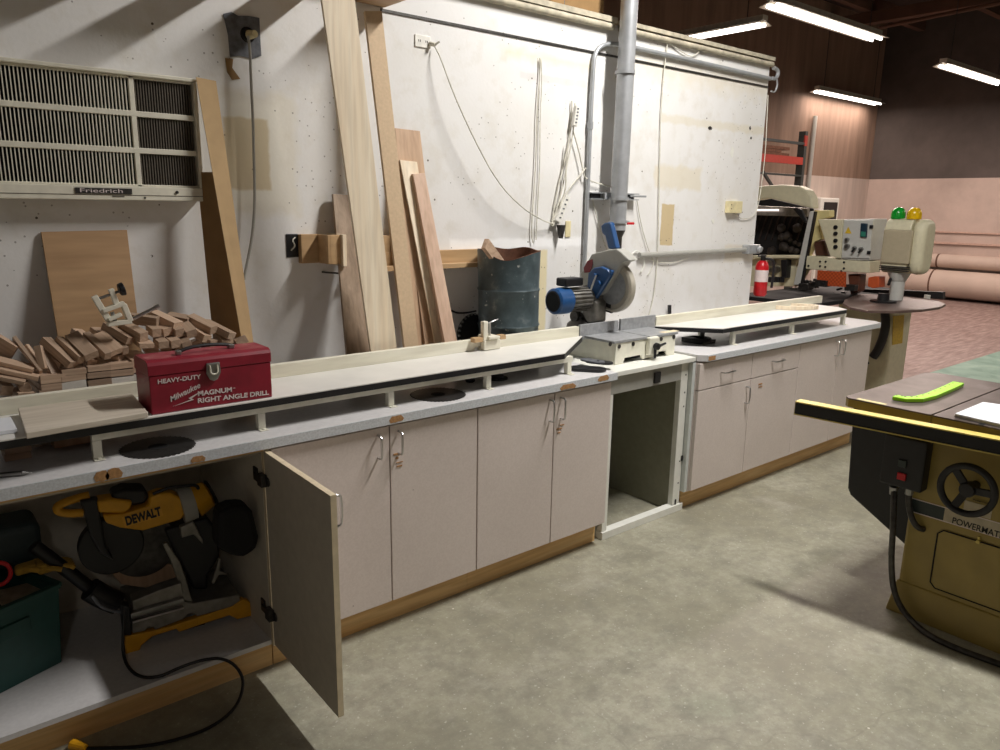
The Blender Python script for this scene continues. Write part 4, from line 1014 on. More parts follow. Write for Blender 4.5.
link('shank', MB().cyl(a, b, .0075, seg=12), 'steel', t, smooth=True); link('tip', MB().cyl(b, c, .0073, .001, 12), 'steel', t, smooth=True)
# black pads beside the stand
def capsule(mb, a, b, r, z, h, n=14):
    a, b = Vector((a.x, a.y, 0)), Vector((b.x, b.y, 0)); d = (b - a).normalized(); s = Vector((-d.y, d.x, 0)); pts = []
    for i in range(n + 1):
        t = -PI / 2 + PI * i / n; pts.append(b + d * math.cos(t) * r + s * math.sin(t) * r)
    for i in range(n + 1):
        t = PI / 2 + PI * i / n; pts.append(a + d * math.cos(t) * r + s * math.sin(t) * r)
    return mb.prism([(p.x, p.y, z) for p in pts], (0, 0, h))
a, b = at(578, 370, z=ZT), at(597, 371, z=ZT)
solo('sole_plate', capsule(MB(), a, b, .045, ZT + .001, .014), 'black', 'black oval plate at the corner of the long worktop, nearest the edge', 'plate', 'oval plates on the worktop corner', bevel=.003)
a, b = at(592, 365.5, z=ZT), at(606, 367, z=ZT)
solo('sole_plate', capsule(MB(), a, b, .035, ZT + .016, .01), 'black', 'black oval plate overlapping the one nearest the worktop edge', 'plate', 'oval plates on the worktop corner', bevel=.003)
a, b = at(587, 360, z=ZT + .03), at(598, 362, z=ZT + .03)
t = thing('sole_plate', 'grey oval plate on top of the two black ones', 'plate', (a.x, a.y, ZT + .027))
link('plate_body', capsule(MB(), a, b, .034, ZT + .027, .008), 'tape', t, bevel=.002)
link('screw', MB().cyl((b.x, b.y, ZT + .0352), (b.x, b.y, ZT + .038), .006, seg=10), 'black', t)
# flip stop on the fence
F_ = lambda u, v, y=2.72: at(u, v, y=y)
fs = thing('flip_stop', 'cream flip stop clamped on the fence in front of the steel drum', 'flip stop', (F_(492, 345).x, 2.72, ZE))
q = F_(492, 340)
link('base_block', MB().box(q.x - .05, q.x + .05, 2.715, 2.745, ZE + .002, ZE + .05).box(q.x - .03, q.x + .035, 2.70, 2.79, ZE + .054, ZE + .068), 'creamold', fs, bevel=.004)
q = F_(486, 328)
link('post', MB().box(q.x - .014, q.x + .014, 2.72, 2.745, ZE + .05, q.z + .03), 'creamold', fs, bevel=.004)
link('wire', MB().tube([(q.x + .02, 2.73, q.z + .02), (q.x + .05, 2.72, q.z + .03), (q.x + .08, 2.73, q.z + .035)], .003, 6, 1).cyl((q.x + .03, 2.73, ZE + .06), (q.x + .03, 2.73, q.z + .02), .006, seg=8), 'chrome', fs, smooth=True)
link('wood_pad', MB().box(q.x - .07, q.x - .02, 2.715, 2.748, ZE + .045, ZE + .066).box(q.x + .085, q.x + .12, 2.715, 2.748, ZE + .045, ZE + .066), 'cleat', fs, bevel=.002)
a, b = at(478, 349, z=ZE + .006), at(508, 343, z=ZE + .006)
link('slide_plate', MB().bar(a, b, .03, .008), 'creamold', fs, bevel=.002)
link('thumb_screw', MB().cyl(a, a + Vector((-.02, -.01, .004)), .008, seg=10).cyl(b, b + Vector((.02, 0, .006)), .006, seg=10), 'chrome', fs, smooth=True)
# right worktop: black ring fixture, hoop
p = at(703, 343, z=ZT)
t = thing('clamp_fixture', 'black cast ring fixture on the left end of the right worktop', 'clamp', (p.x, p.y, ZT))
link('ring', MB().lathe([(.05, .001), (.075, .001), (.078, .012), (.07, .03), (.055, .03), (.05, .012), (.05, .001)], (p.x, p.y + .03, ZT), (0, 0, 1), 28, cap=False), 'black', t, bevel=.002)
link('post', MB().cyl((p.x + .03, p.y + .03, ZT + .02), (p.x + .03, p.y + .03, ZE - .03), .014, seg=12), 'black', t)
link('side_lug', MB().box(p.x - .08, p.x - .02, p.y + .03, p.y + .10, ZT + .001, ZT + .03), 'black', t, bevel=.004)
link('toothed_edge', MB().box(p.x - .06, p.x + .05, p.y - .05, p.y - .035, ZT + .001, ZT + .012).box(p.x + .06, p.x + .10, p.y - .02, p.y, ZT + .001, ZT + .015), 'darksteel', t, bevel=.002)
a, b = at(770.5, 308.5, z=ZE), at(817.5, 308.5, z=ZE); c = (a + b) / 2; rx = (b - a).length / 2
bm_ = MB(); seg = 40; rings = []
d_ = (b - a).normalized(); s_ = Vector((-d_.y, d_.x, 0)); c.z = ZE
for (f, z) in ((1, .001), (1, .026), (.86, .026), (.86, .001)):
    rings.append([bm_.bm.verts.new(c + Vector((0, 0, z)) + d_ * rx * f * math.cos(2 * PI * i / seg) + s_ * .085 * (f - (1 - f) * .4) * math.sin(2 * PI * i / seg)) for i in range(seg)])
rings.append(rings[0])
for A, B in zip(rings, rings[1:]):
    for i in range(seg): bm_.bm.faces.new((A[i], A[(i + 1) % seg], B[(i + 1) % seg], B[i]))
solo('wood_hoop', bm_, 'maple', 'oval pale wooden hoop lying on the right extension table', 'hoop', bevel=.002)

# ================================================================== OPEN CABINET CONTENTS
zc = .1335
P1, P2 = at(125, 654, z=zc), at(252, 618, z=zc)
e1 = (P2 - P1).normalized(); nn = Vector((-e1.y, e1.x, 0))
if nn.y < 0: nn = -nn
def Q(u, v, d=0): return onp(u, v, P1 + nn * d, nn)
S1 = lambda a, b_: (a / 3.571, 540 + b_ / 3.571)
S2 = lambda a, b_: (40 + a / 4.167, 470 + b_ / 4.167)
dw = thing('mitre_saw', 'yellow and black mitre saw stored inside the open cabinet', 'mitre saw', P1)
def slab(name, pts, d, th, mat, par=None, S=S2, bevel=.004):
    return link(name, MB().prism([Q(*S(a, b_), d) for a, b_ in pts], nn * th), mat, par or dw, bevel=bevel)
slab('yellow_base', [(445, 345), (450, 412), (498, 400), (505, 378), (545, 345), (630, 318), (640, 330), (690, 312), (820, 270), (848, 284), (903, 271), (893, 222), (868, 212), (830, 238), (600, 312), (535, 328)], 0, .03, 'yellow', S=S1)
slab('foot', [(640, 318), (650, 345), (700, 330), (740, 318), (735, 300)], .05, .03, 'black', S=S1)
slab('deck', [(380, 612), (385, 682), (440, 672), (450, 655), (470, 655), (480, 668), (600, 622), (620, 600), (640, 598), (655, 612), (835, 562), (832, 520), (640, 556), (600, 548)], .005, .26, 'aluminium')
slab('rail', [(378, 600), (600, 535), (605, 552), (380, 620)], -.02, .022, 'steel')
slab('rail', [(385, 632), (600, 572), (602, 580), (387, 642)], -.015, .018, 'chrome')
slab('black_end', [(335, 560), (350, 690), (382, 690), (375, 575)], -.01, .05, 'black')
slab('mitre_arm', [(385, 548), (500, 500), (590, 470), (600, 535), (480, 560), (390, 590)], .0, .06, 'aluminium')
slab('fence', [(512, 312), (530, 303), (585, 385), (605, 440), (640, 560), (600, 548), (570, 450), (545, 380)], .02, .02, 'aluminium')
slab('zero_plate', [(300, 385), (330, 372), (520, 388), (560, 400), (570, 450), (440, 492), (340, 478), (305, 440)], .14, .008, 'oak')
slab('pivot_body', [(520, 250), (560, 240), (700, 200), (745, 260), (750, 360), (700, 440), (700, 500), (640, 500), (600, 420), (560, 340)], .10, .12, 'black', bevel=.01)
slab('bracket', [(585, 240), (640, 215), (680, 290), (680, 310), (640, 270), (590, 285)], .08, .03, 'aluminium')
slab('lock_lever', [(745, 365), (755, 375), (750, 420), (790, 435), (745, 440), (725, 480), (715, 470), (735, 410)], .07, .012, 'aluminium')
gc_ = Q(*S2(300, 320), .10)
link('blade_guard', MB().cyl(gc_, gc_ + nn * .045, .105, seg=36), 'black', dw, bevel=.006)
link('saw_blade', MB().cyl(Q(*S2(430, 320), .12), Q(*S2(430, 320), .12) + nn * .004, .115, seg=48), 'darksteel', dw)
slab('strap', [(165, 130), (245, 120), (255, 200), (275, 320), (310, 380), (250, 350), (205, 270), (185, 180)], .06, .04, 'black', bevel=.008)
yh = slab('gear_housing', [(262, 190), (350, 183), (455, 150), (460, 112), (500, 98), (545, 96), (590, 118), (608, 150), (604, 185), (590, 208), (430, 255), (335, 243), (275, 222)], .04, .07, 'yellow', bevel=.008)
slab('front_cover', [(240, 130), (300, 122), (385, 130), (380, 160), (350, 182), (245, 180)], .045, .07, 'yellow', bevel=.008)
m0, m1, m2 = Q(*S2(585, 150), .075), Q(*S2(640, 132), .075), Q(*S2(700, 100), .075)
link('motor_band', MB().cyl(m0, m1, .066, .062, 28), 'sawgrey', dw, smooth=True)
link('motor_cap', MB().cyl(m1, m2, .062, .050, 28).cyl(m2, m2 + (m2 - m1) * .15, .05, .036, 28), 'yellow', dw, smooth=True)
link('motor_grille', MB().cyl(m2 + (m2 - m1) * .16, m2 + (m2 - m1) * .32, .052, .047, 24), 'black', dw, smooth=True)
link('carry_handle', MB().tube([Q(*S2(a, b_), .09) for a, b_ in ((205, 105), (150, 118), (75, 145), (68, 170), (110, 182), (180, 178))], .014, 10, 2), 'yellow', dw, smooth=True)
link('top_cable', MB().tube([Q(*S2(a, b_), .05) for a, b_ in ((470, 100), (540, 72), (600, 68), (650, 60), (665, 85), (640, 105))], .006, 8, 2), 'black', dw, smooth=True)
slab('top_motor_mount', [(300, 100), (350, 80), (440, 80), (455, 110), (440, 140), (390, 150), (300, 125)], .06, .08, 'black', bevel=.01)
bag = slab('dust_bag', [(800, 155), (865, 150), (890, 180), (915, 285), (910, 330), (850, 372), (800, 360), (740, 330), (745, 180)], -.155, .10, 'blackmat', bevel=.02)
pq0, pq1 = Q(*S2(361, 232), .0385), Q(*S2(508, 188), .0385)
r_ = (pq1 - pq0); wd = r_.length; r_.normalize(); up_ = Vector((0, 0, 1)); up_ = (up_ - r_ * up_.dot(r_)).normalized(); n_ = r_.cross(up_)
link('name_band', MB().prism([pq0 - r_ * .006 - up_ * .004, pq1 + r_ * .004 - up_ * .004, pq1 + r_ * .002 + up_ * .034, pq0 - r_ * .008 + up_ * .034], nn * .0012), plain('badge_yellow', 'e0a526', .4), yh)
to = text('brand_lettering', 'DEWALT', 'dark_letter', yh, (0, 0, 0), (1, 0, 0), (0, 1, 0), .044, ext=.0008, bold=.0020)
xs_ = [v.co.x for v in to.data.vertices]; k_ = wd / (max(xs_) - min(xs_)); x0_ = min(xs_)
for v in to.data.vertices: v.co = pq0 + r_ * ((v.co.x - x0_) * k_) + up_ * (v.co.y + .002) + n_ * (v.co.z) - nn * .001
# black tool left of it
gt = thing('angle_grinder', 'dark power tool lying between the tote and the stored mitre saw', 'power tool', Q(*S1(370, 215), .02))
link('grip', MB().tube([Q(*S1(a, b_), .10) for a, b_ in ((120, 20), (200, 80), (280, 140), (330, 180))], .022, 10, 1), 'black', gt, smooth=True)
link('body', MB().tube([Q(*S1(a, b_), .08) for a, b_ in ((320, 175), (370, 205), (420, 225))], .04, 14, 1), 'black', gt, smooth=True)
link('cord', MB().tube([Q(*S1(a, b_), .02) for a, b_ in ((330, 200), (360, 240), (420, 258), (450, 255))], .006, 8, 2), 'tape', gt, smooth=True)
# saw cord and plug
cp = [Q(*S1(445, 235), -.02), Q(*S1(440, 330), -.03), Q(*S1(438, 400), -.035)]
cp += [at(*S1(a, b_), z=z) for a, b_, z in ((455, 455, zc + .006), (500, 492, zc + .006), (570, 490, zc + .008))]
cp += [at(*S1(a, b_), z=z) for a, b_, z in ((640, 455, .15), (730, 425, .16), (800, 422, .14), (850, 455, .10), (873, 510, .05), (850, 590, .01), (780, 655, .007), (680, 700, .007), (520, 740, .007), (310, 744, .007))]
t = thing('electric_cable', 'black cord with yellow plug running from the cabinet onto the floor', 'cable', at(80, 748, z=0))
link('cable', MB().tube(cp, .0055, 8, 2), 'black', t, smooth=True)
a, b = at(86, 748, z=.012), at(72, 744, z=.012)
link('plug', MB().cyl(a, b, .010, .017, 12), 'yellow', t, bevel=.002)
# tote
ta, tb_ = at(62, 662, z=zc), at(-4, 696, z=zc)
d_ = (tb_ - ta).normalized(); s_ = Vector((-d_.y, d_.x, 0)); s_ = s_ if s_.y > 0 else -s_
tt = thing('storage_tote', 'dark green plastic tote in the left of the open cabinet', 'tote', ta)
Hh = .33; Lw, Dp = .42, .36
top = at(64, 583, y=ta.y).z - zc; Hh = top
bmt = MB()
o0 = ta
lo = [o0, o0 + d_ * Lw, o0 + d_ * Lw + s_ * Dp, o0 + s_ * Dp]
ce = sum(lo, Vector()) / 4
hi = [ce + (p - ce) * 1.07 + Vector((0, 0, Hh)) for p in lo]
inn = [ce + (p - ce) * 1.03 + Vector((0, 0, Hh)) for p in lo]; inl = [ce + (p - ce) * .95 + Vector((0, 0, .02)) for p in lo]
vs = [[bmt.bm.verts.new(p) for p in L] for L in (lo, hi, inn, inl)]
for A, B in zip(vs, vs[1:]):
    for i in range(4): bmt.bm.faces.new((A[i], A[(i + 1) % 4], B[(i + 1) % 4], B[i]))
bmt.bm.faces.new(vs[0][::-1]); bmt.bm.faces.new(vs[-1])
link('tote_body', bmt, 'tote', tt, bevel=.012)
rm = MB()
for i in range(4): rm.bar(hi[i], hi[(i + 1) % 4], .022, .016)
rm.bar(lo[0].lerp(hi[0], .7) + d_ * .1 - s_ * .002, lo[0].lerp(hi[0], .7) + d_ * .3 - s_ * .002, .012, .05)
link('rim', rm, 'tote', tt, bevel=.003)
pc = ce + Vector((0, 0, Hh))
lidc = at(5, 540, y=ta.y + .2)
solo('tool_case', MB().box(lidc.x - .15, lidc.x + .1, ta.y + .12, ta.y + .3, lidc.z - .08, lidc.z + .07), 'totelid', 'dark rounded plastic case standing in the green tote', 'case', bevel=.03, seg=4)
g0 = at(30, 565, y=ta.y + .06); g1 = at(52, 564, y=ta.y + .05)
for i, (pp_, lb) in enumerate(((g0, 'yellow leather glove on the tote rim, left one'), (g1, 'yellow leather glove on the tote rim, right one'))):
    t = thing('work_glove', lb, 'glove', pp_, 'gloves on the green tote')
    b = MB().bar(pp_ + Vector((-.045, 0, -.008)), pp_ + Vector((.02, -.01, 0)), .05, .028)
    link('palm', b, 'glove', t, bevel=.011, seg=3)
    b = MB()
    for k in range(4): b.tube([pp_ + Vector((.015, -.028 + k * .017, 0)), pp_ + Vector((.045, -.032 + k * .02, -.006)), pp_ + Vector((.06, -.034 + k * .021, -.018))], .0085, 8, 1)
    b.tube([pp_ + Vector((-.02, -.025, 0)), pp_ + Vector((.0, -.045, .002)), pp_ + Vector((.02, -.052, -.006))], .009, 8, 1)
    link('fingers', b, 'glove', t, smooth=True)
p = at(-2, 574, y=ta.y + .03)
solo('tape_roll', MB().tube([p + Vector((math.cos(a) * .035, math.sin(a) * .01, math.sin(a) * .035)) for a in [2 * PI * i / 20 for i in range(21)]], .007, 8), 'extred', 'red ring handle at the left edge of the green tote', 'ring', smooth=True)
p0 = at(0, 600, y=ta.y + .05); p1 = at(44, 588, y=ta.y + .05)
solo('brown_board', MB().bar(p0 + Vector((0, .05, -.02)), p1 + Vector((0, .05, -.02)), .12, .012), 'walnut', 'brown board lying across the things in the green tote', 'board', bevel=.002)

# ================================================================== TABLE SAW
zt_ = .90
TL = at(847, 397.5, z=zt_); BL = at(928, 372, z=zt_)
fx = TL.x; bx_ = 4.10; yl = 1.495
tw = thing('table_saw', 'mustard yellow cabinet table saw at the right edge of the picture', 'table saw', (3.6, .8, 0))
gy = at(933, 414.5, z=zt_).y
wl = [(fx + .02, yl, 0), (fx, yl - .02, 0), (fx, gy + .004, 0), (bx_, gy + .004, 0), (bx_, yl - .05, 0), (bx_ - .05, yl, 0)]
link('wing', MB().prism([(x, y, zt_ - .006) for x, y, _ in wl], (0, 0, .006)), 'ttop', tw)
link('wing_edge', MB().prism([(x, y, zt_ - .04) for x, y, _ in wl], (0, 0, .0338)), 'tsaw', tw)
link('table_plate', MB().box(fx, bx_, .35, gy - .004, zt_ - .006, zt_).box(fx, bx_, -.3, .345, zt_ - .006, zt_), 'ttop', tw)
link('table_edge', MB().box(fx, bx_, -.3, gy - .004, zt_ - .05, zt_ - .0062), 'tsaw', tw)
link('slot', MB().box(fx + .0, bx_, .95, .97, zt_ - .0005, zt_ + .0004), 'black', tw)
a = at(853, 398.5, z=zt_); b = at(888, 405, z=zt_)
link('scale_sticker', MB().box(fx + .004, fx + .03, at(888, 404, z=zt_).y, yl - .05, zt_ + .0002, zt_ + .0008), 'banderY', tw)
RL, RR_ = at(798, 400, z=.885), at(1000, 438, z=.885)
rd = (RR_ - RL).normalized(); RE = RL + rd * 1.9
rl = link('front_rail', MB().bar(RL + Vector((0, 0, -.031)), RE + Vector((0, 0, -.031)), .053, .05), 'black', tw, bevel=.002)
link('rail_top', MB().bar(RL + Vector((0, 0, -.003)), RE + Vector((0, 0, -.003)), .056, .005), 'tsawtrim', rl)
link('rail_lip', MB().bar(RL + Vector((-.002, 0, -.058)), RE + Vector((-.002, 0, -.058)), .057, .004), 'tsawtrim', rl)
sdv = Vector((rd.y, -rd.x, 0))
if sdv.x > 0: sdv = -sdv
link('end_frame', MB().bar(RL - rd * .002 + Vector((0, 0, -.0025)), RL - rd * .002 + Vector((0, 0, -.059)), .038, .004, up=rd), 'tsawtrim', rl)
link('rail_mount', MB().prism([RL + rd * .13 + Vector((.02, 0, -.06)), RE + Vector((.02, 0, -.06)), (fx + .03, RE.y, .825), (fx + .03, yl - .01, .825)], (0, 0, -.006)), 'tsaw', tw)
cx_ = 3.262
link('cabinet', MB().box(cx_, 3.95, .1, 1.19, .13, zt_ - .051), 'tsaw', tw, bevel=.012)
pf = [(3.23, 1.215, 0), (3.98, 1.215, 0), (3.98, .08, 0), (3.23, .08, 0)]
pu = [(cx_ - .006, 1.195, .14), (3.955, 1.195, .14), (3.955, .095, .14), (cx_ - .006, .095, .14)]
link('plinth', MB().quadbox([Vector(p) for p in pf[::-1]] + [Vector(p) for p in pu[::-1]]), 'tsaw', tw, bevel=.006)
zA, zB = at(912, 498, x=cx_).z, at(912, 511.5, x=cx_).z
link('white_stripe', MB().box(cx_ - .0015, cx_ - .0002, .1, 1.186, zA - .002, zA + .002).box(cx_ - .0015, cx_ - .0002, .1, 1.186, zB - .002, zB + .002), 'lettering', tw)
yn = at(944, 515, x=cx_).y
link('dark_band', MB().box(cx_ - .001, cx_ - .0001, yn, 1.186, zB, zA), 'navy', tw)
link('name_band', MB().box(cx_ - .001, cx_ - .0001, .1, yn, zB, zA), 'silver', tw)
fit('brand_lettering', 'POWERMATIC', tw, 952, 523, 1007, 540.5, .026, 'dark_letter', x=cx_ - .002, bold=.0004)
py0 = at(934, 560, x=cx_).y; pz1 = at(940, 529, x=cx_).z; pz0 = at(936, 588, x=cx_).z
fr2 = [(py0, pz0 + .02), (py0, pz1 - .02), (py0 - .02, pz1), (.55, pz1), (.53, pz1 - .02), (.53, pz0 + .02), (.55, pz0), (py0 - .02, pz0)]
link('motor_door', MB().prism([(cx_ - .004, y, z) for y, z in fr2], (.003, 0, 0)), 'tsaw', tw)
gbx = MB()
for i in range(8):
    y0, z0_ = fr2[i]; y1, z1_ = fr2[(i + 1) % 8]; gbx.cyl((cx_ - .005, y0, z0_), (cx_ - .005, y1, z1_), .0028, seg=6)
link('door_gasket', gbx, 'blackmat', tw)
lt = at(980, 536, x=cx_)
link('door_latch', MB().cyl((cx_ - .005, lt.y, lt.z - .02), (cx_ - .02, lt.y, lt.z - .02), .007, seg=10).box(cx_ - .012, cx_ - .005, lt.y - .004, lt.y + .004, lt.z - .03, lt.z), 'tsawtrim', tw)
lp0, lp1 = at(965, 500, x=cx_), at(992, 512, x=cx_)
link('makers_plate', MB().box(cx_ - .0025, cx_ - .0012, lp1.y, lp0.y, zA + .006, zA + .055), 'silver', tw)
lp = fit('plate_lettering', 'Powermatic', tw, 973, 500.5, 989, 504.5, .008, 'dark_letter', x=cx_ - .004)
# black side cover
sp = [at(u, v, x=3.40) for u, v in ((851, 418), (847, 488), (849, 493), (906, 549))]
pts = [(3.40, sp[0].y, zt_ - .06), (3.40, sp[1].y, sp[1].z), (3.40, sp[2].y - .004, sp[2].z - .01), (3.40, 1.192, sp[3].z - .01), (3.40, 1.192, zt_ - .06)]
link('motor_cover', MB().prism(pts, (.42, 0, 0)), 'black', tw, bevel=.012)
# switch
s0, s1 = at(884, 440, x=3.20), at(921, 489, x=3.20)
sz1, sz0 = .80, s1.z - .0
sw = link('switch_box', MB().box(3.20, 3.30, s1.y, s0.y, at(903, 489, x=3.20).z, at(903, 437, x=3.20).z), 'black', tw, bevel=.008)
r0, r1 = at(898, 472, x=3.197), at(905.5, 481, x=3.197)
link('stop_button', MB().box(3.19, 3.1995, r1.y, r0.y, r1.z, r0.z), 'extred', sw, bevel=.002)
r0, r1 = at(899, 459, x=3.197), at(906, 468, x=3.197)
link('start_button', MB().box(3.19, 3.1995, r1.y, r0.y, r1.z, r0.z), 'navy', sw, bevel=.002)
for i, pix in enumerate(([(894, 489), (894, 500), (893, 530), (891, 560), (893, 590), (903, 612)], [(909.5, 489), (908.5, 503), (911, 517), (917, 527), (921, 531)])):
    pts = [at(u, v, x=3.235 - .045 * (1 if i == 0 else 0) * min(1, j / 2)) for j, (u, v) in enumerate(pix)]
    if i == 0: pts += [at(u, v, z=.012) for u, v in ((925, 634), (960, 650), (1000, 664), (1040, 680))]
    else: pts[-1].x = cx_ - .002; pts[-2].x = cx_ - .03
    cbm = link('power_conduit', MB().tube(pts, .0125, 10, 2), 'darksteel', tw, smooth=True)
    link('gland', MB().cyl(pts[0] + Vector((0, 0, .01)), pts[0] + Vector((0, 0, -.025)), .018, .016, 10), 'steel', tw, bevel=.002)
# hand wheel
wx = 3.165; wc = at(967, 490, x=wx); wr = .108
b = MB()
ringp = []
for i in range(37):
    t_ = 2 * PI * i / 36; ringp.append(wc + Vector((0, math.cos(t_) * wr * .88, math.sin(t_) * wr * .88)))
hw = link('hand_wheel', MB().tube(ringp, .0135, 12), 'black', tw, smooth=True)
sp_ = MB()
for k in range(3):
    t_ = 2 * PI * k / 3 + .95; e = wc + Vector((0, math.cos(t_) * wr * .85, math.sin(t_) * wr * .85))
    sp_.bar(wc + Vector((.01, 0, 0)), e, .03, .014, up=(1, 0, 0))
link('spoke', sp_, 'black', hw, bevel=.004)
link('hub', MB().lathe([(.0, -.012), (.026, -.01), (.03, 0), (.03, .03), (.018, .05), (.018, .09)], wc, (1, 0, 0), 24), 'black', hw, smooth=True)
# things on the saw
cl = [at(u, v, z=zt_ + .002) for u, v in ((894, 399), (905, 401), (918, 401), (930, 398), (942, 393), (951, 389), (958, 385.5))]
b = MB(); L = []; Rr = []
for i, p in enumerate(cl):
    d = (cl[min(i + 1, len(cl) - 1)] - cl[max(i - 1, 0)]).normalized(); s = Vector((-d.y, d.x, 0)); L.append(p + s * .024); Rr.append(p - s * .024)
t = thing('curved_guide', 'lime green curved plastic guide lying on the saw table', 'guide', cl[0])
link('guide_body', MB().prism(L + Rr[::-1], (0, 0, .016)), 'lime', t, bevel=.002)
b = MB()
for i in range(len(cl) - 1):
    for f in (.1, .6):
        p = cl[i].lerp(cl[i + 1], f); d = (cl[i + 1] - cl[i]).normalized(); s = Vector((-d.y, d.x, 0))
        b.bar(p + Vector((0, 0, .0165)) + s * .012 - d * .004, p + Vector((0, 0, .0165)) + s * .012 + d * .004, .004, .001)
link('scale_mark', b, 'dark_letter', t)
link('end_tip', MB().cyl(cl[-1] + Vector((0, 0, .008)), cl[-1] + (cl[-1] - cl[-2]).normalized() * .012 + Vector((0, 0, .008)), .008, seg=10), 'black', t)
pk = [at(u, v, z=zt_ + .016) for u, v in ((955, 413.5), (983, 402), (1035, 409), (1010, 426))]
t = thing('paper_pad', 'white paper pad on a dark board at the right edge of the saw table', 'paper', pk[0])
link('pad', MB().prism(pk, (0, 0, -.005)), 'paper', t)
link('board', MB().prism([p + Vector((0, 0, -.0055)) for p in pk], (0, 0, -.009)), 'steel', t)

# ================================================================== EDGE BANDER (behind)
XB = 6.6
E7 = lambda a, b_, x=XB: at(800 + a / 7.143, 200 + b_ / 7.143, x=x)
E6 = lambda a, b_, x=XB: at(740 + a / 7.143, 180 + b_ / 7.143, x=x)
eb = thing('edge_bander', 'beige edge banding machine with open hood and control panel behind the worktop', 'machine', (6.9, 3.1, 0))
def pan(name, pts, x0, th, mat, f=E7, par=None, bevel=.006):
    return link(name, MB().prism([f(a, b_, x0) for a, b_ in pts], (th, 0, 0)), mat, par or eb, bevel=bevel)
cp_ = pan('control_cabinet', [(312, 138), (528, 134), (503, 345), (500, 432), (400, 430), (290, 422)], XB, .26, 'banderW')
pan('control_panel', [(318, 148), (520, 142), (497, 418), (296, 412)], XB - .012, .011, 'banderW', par=cp_, bevel=.003)
pan('tapered_cover', [(128, 138), (305, 138), (288, 418), (215, 402)], XB - .02, .25, 'bander')
for v in (195, 240, 290, 335):
    p = E7(256, v, XB - .02); link('push_button', MB().cyl(p, p + Vector((-.012, 0, 0)), .018, seg=16), 'black', eb)
pw = pan('power_switch', [(432, 165), (480, 168), (474, 270), (426, 265)], XB - .03, .018, plain('switch_blue', '1d3242', .4), par=cp_)
pan('green_key', [(434, 225), (470, 228), (466, 262), (430, 260)], XB - .036, .006, plain('switch_green', '2f7d6b', .4), par=cp_, bevel=.002)
pan('warning_sign', [(345, 192), (368, 240), (320, 238)], XB - .0145, .002, plain('warning_yellow', 'd8b52c', .5), par=cp_, bevel=0)
b = MB()
for u, v, r in ((340, 283, .018), (392, 345, .018), (440, 350, .018), (340, 330, .022)):
    p = E7(u, v, XB - .013); link('rotary_switch', MB().cyl(p, p + Vector((-.03, 0, 0)), r, r * .8, 14), 'steel', cp_)
b = MB()
for u, v in ((392, 345), (440, 350)): p = E7(u, v, XB - .044); q = E7(u - 22, v + 28, XB - .044); b.bar(p, q, .016, .012)
link('pointer', b, 'black', cp_)
b = MB()
for u, v in ((512, 192), (494, 375)): p = E7(u, v, XB - .013); b.box(p.x - .012, p.x, p.y - .014, p.y + .014, p.z - .014, p.z + .014)
link('hinge', b, 'black', cp_)
pan('carriage_beam', [(45, 400), (200, 408), (290, 425), (500, 438), (497, 522), (330, 512), (130, 500), (40, 492)], XB + .0, .2, 'bander')
b = MB()
for u, v in ((145, 440), (145, 472), (185, 440), (182, 478), (316, 445), (315, 488), (296, 508), (62, 470)): p = E7(u, v, XB - .001); b.cyl(p, p + Vector((-.008, 0, 0)), .009, seg=10)
link('bolt', b, 'black', eb)
gm_ = NT('orange_perforated_guard', .5); v_ = gm_.coord('Object', (60, 60, 60))
ck = gm_.new('ShaderNodeTexChecker'); gm_.link(v_, ck.inputs['Vector']); ck.inputs['Scale'].default_value = 1
ck.inputs[1].default_value = (*lin('c9592b'), 1); ck.inputs[2].default_value = (*lin('a8451f'), 1); gm_.col(ck.outputs[0])
pan('orange_guard', [(125, 502), (328, 515), (325, 622), (118, 610)], XB - .04, .012, gm_.m, bevel=.002)
pan('glue_unit', [(340, 530), (432, 532), (420, 650), (360, 680), (350, 620)], XB + .05, .12, plain('brown_unit', '5d3524', .5), bevel=.01)
pan('orange_cover', [(487, 555), (530, 545), (565, 548), (562, 625), (520, 630), (482, 618)], XB - .05, .12, 'orange')
pan('glue_box', [(95, 300), (170, 290), (200, 400), (110, 400)], XB + .1, .15, plain('brown_recess', '4a2a1c', .6))
b = MB(); rb_ = random.Random(4)
for i in range(26):
    u = rb_.uniform(20, 420); v = rb_.uniform(560, 680); p = E7(u, v, XB + rb_.uniform(-.05, .15)); s = rb_.uniform(.012, .035)
    b = MB()
    if i % 2: b.cyl(p, p + Vector((rb_.uniform(-.05, .05), rb_.uniform(-.06, .06), rb_.uniform(-.02, .02))), s * .6, seg=10)
    else: b.box(p.x - s, p.x + s, p.y - s * 1.4, p.y + s * 1.4, p.z - s * .8, p.z + s * .8)
    link('mechanism', b, 'darksteel', eb, bevel=.003)
# hood with opening
pan('hood_cover', [(60, 60), (150, 42), (300, 33), (420, 42), (480, 72), (510, 118), (520, 205), (205, 130), (60, 150)], XB - .05, .12, 'bander', E6, bevel=.015)
pan('back_column', [(530, 215), (640, 215), (640, 262), (555, 290), (585, 420), (530, 440), (480, 540), (555, 560), (560, 640), (470, 640), (400, 760), (385, 760)], XB + .08, .09, 'banderY', E6)
pan('slanted_frame', [(498, 222), (530, 225), (430, 750), (380, 750)], XB + .0, .05, 'banderW', E6)
pan('frame_seal', [(528, 225), (538, 225), (440, 750), (429, 750)], XB - .002, .04, 'black', E6, bevel=0)
pan('dark_interior', [(60, 140), (205, 130), (520, 205), (470, 560), (60, 560)], XB + .42, .03, 'blackmat', E6)
b = MB()
for k in range(9): b.bar(E6(150 + 45 * k, 255, XB + .40), E6(90 + 45 * k, 430, XB + .40), .02, .01)
link('curtain_rib', b, plain('dark_brown_rib', '2c211c', .7), eb)
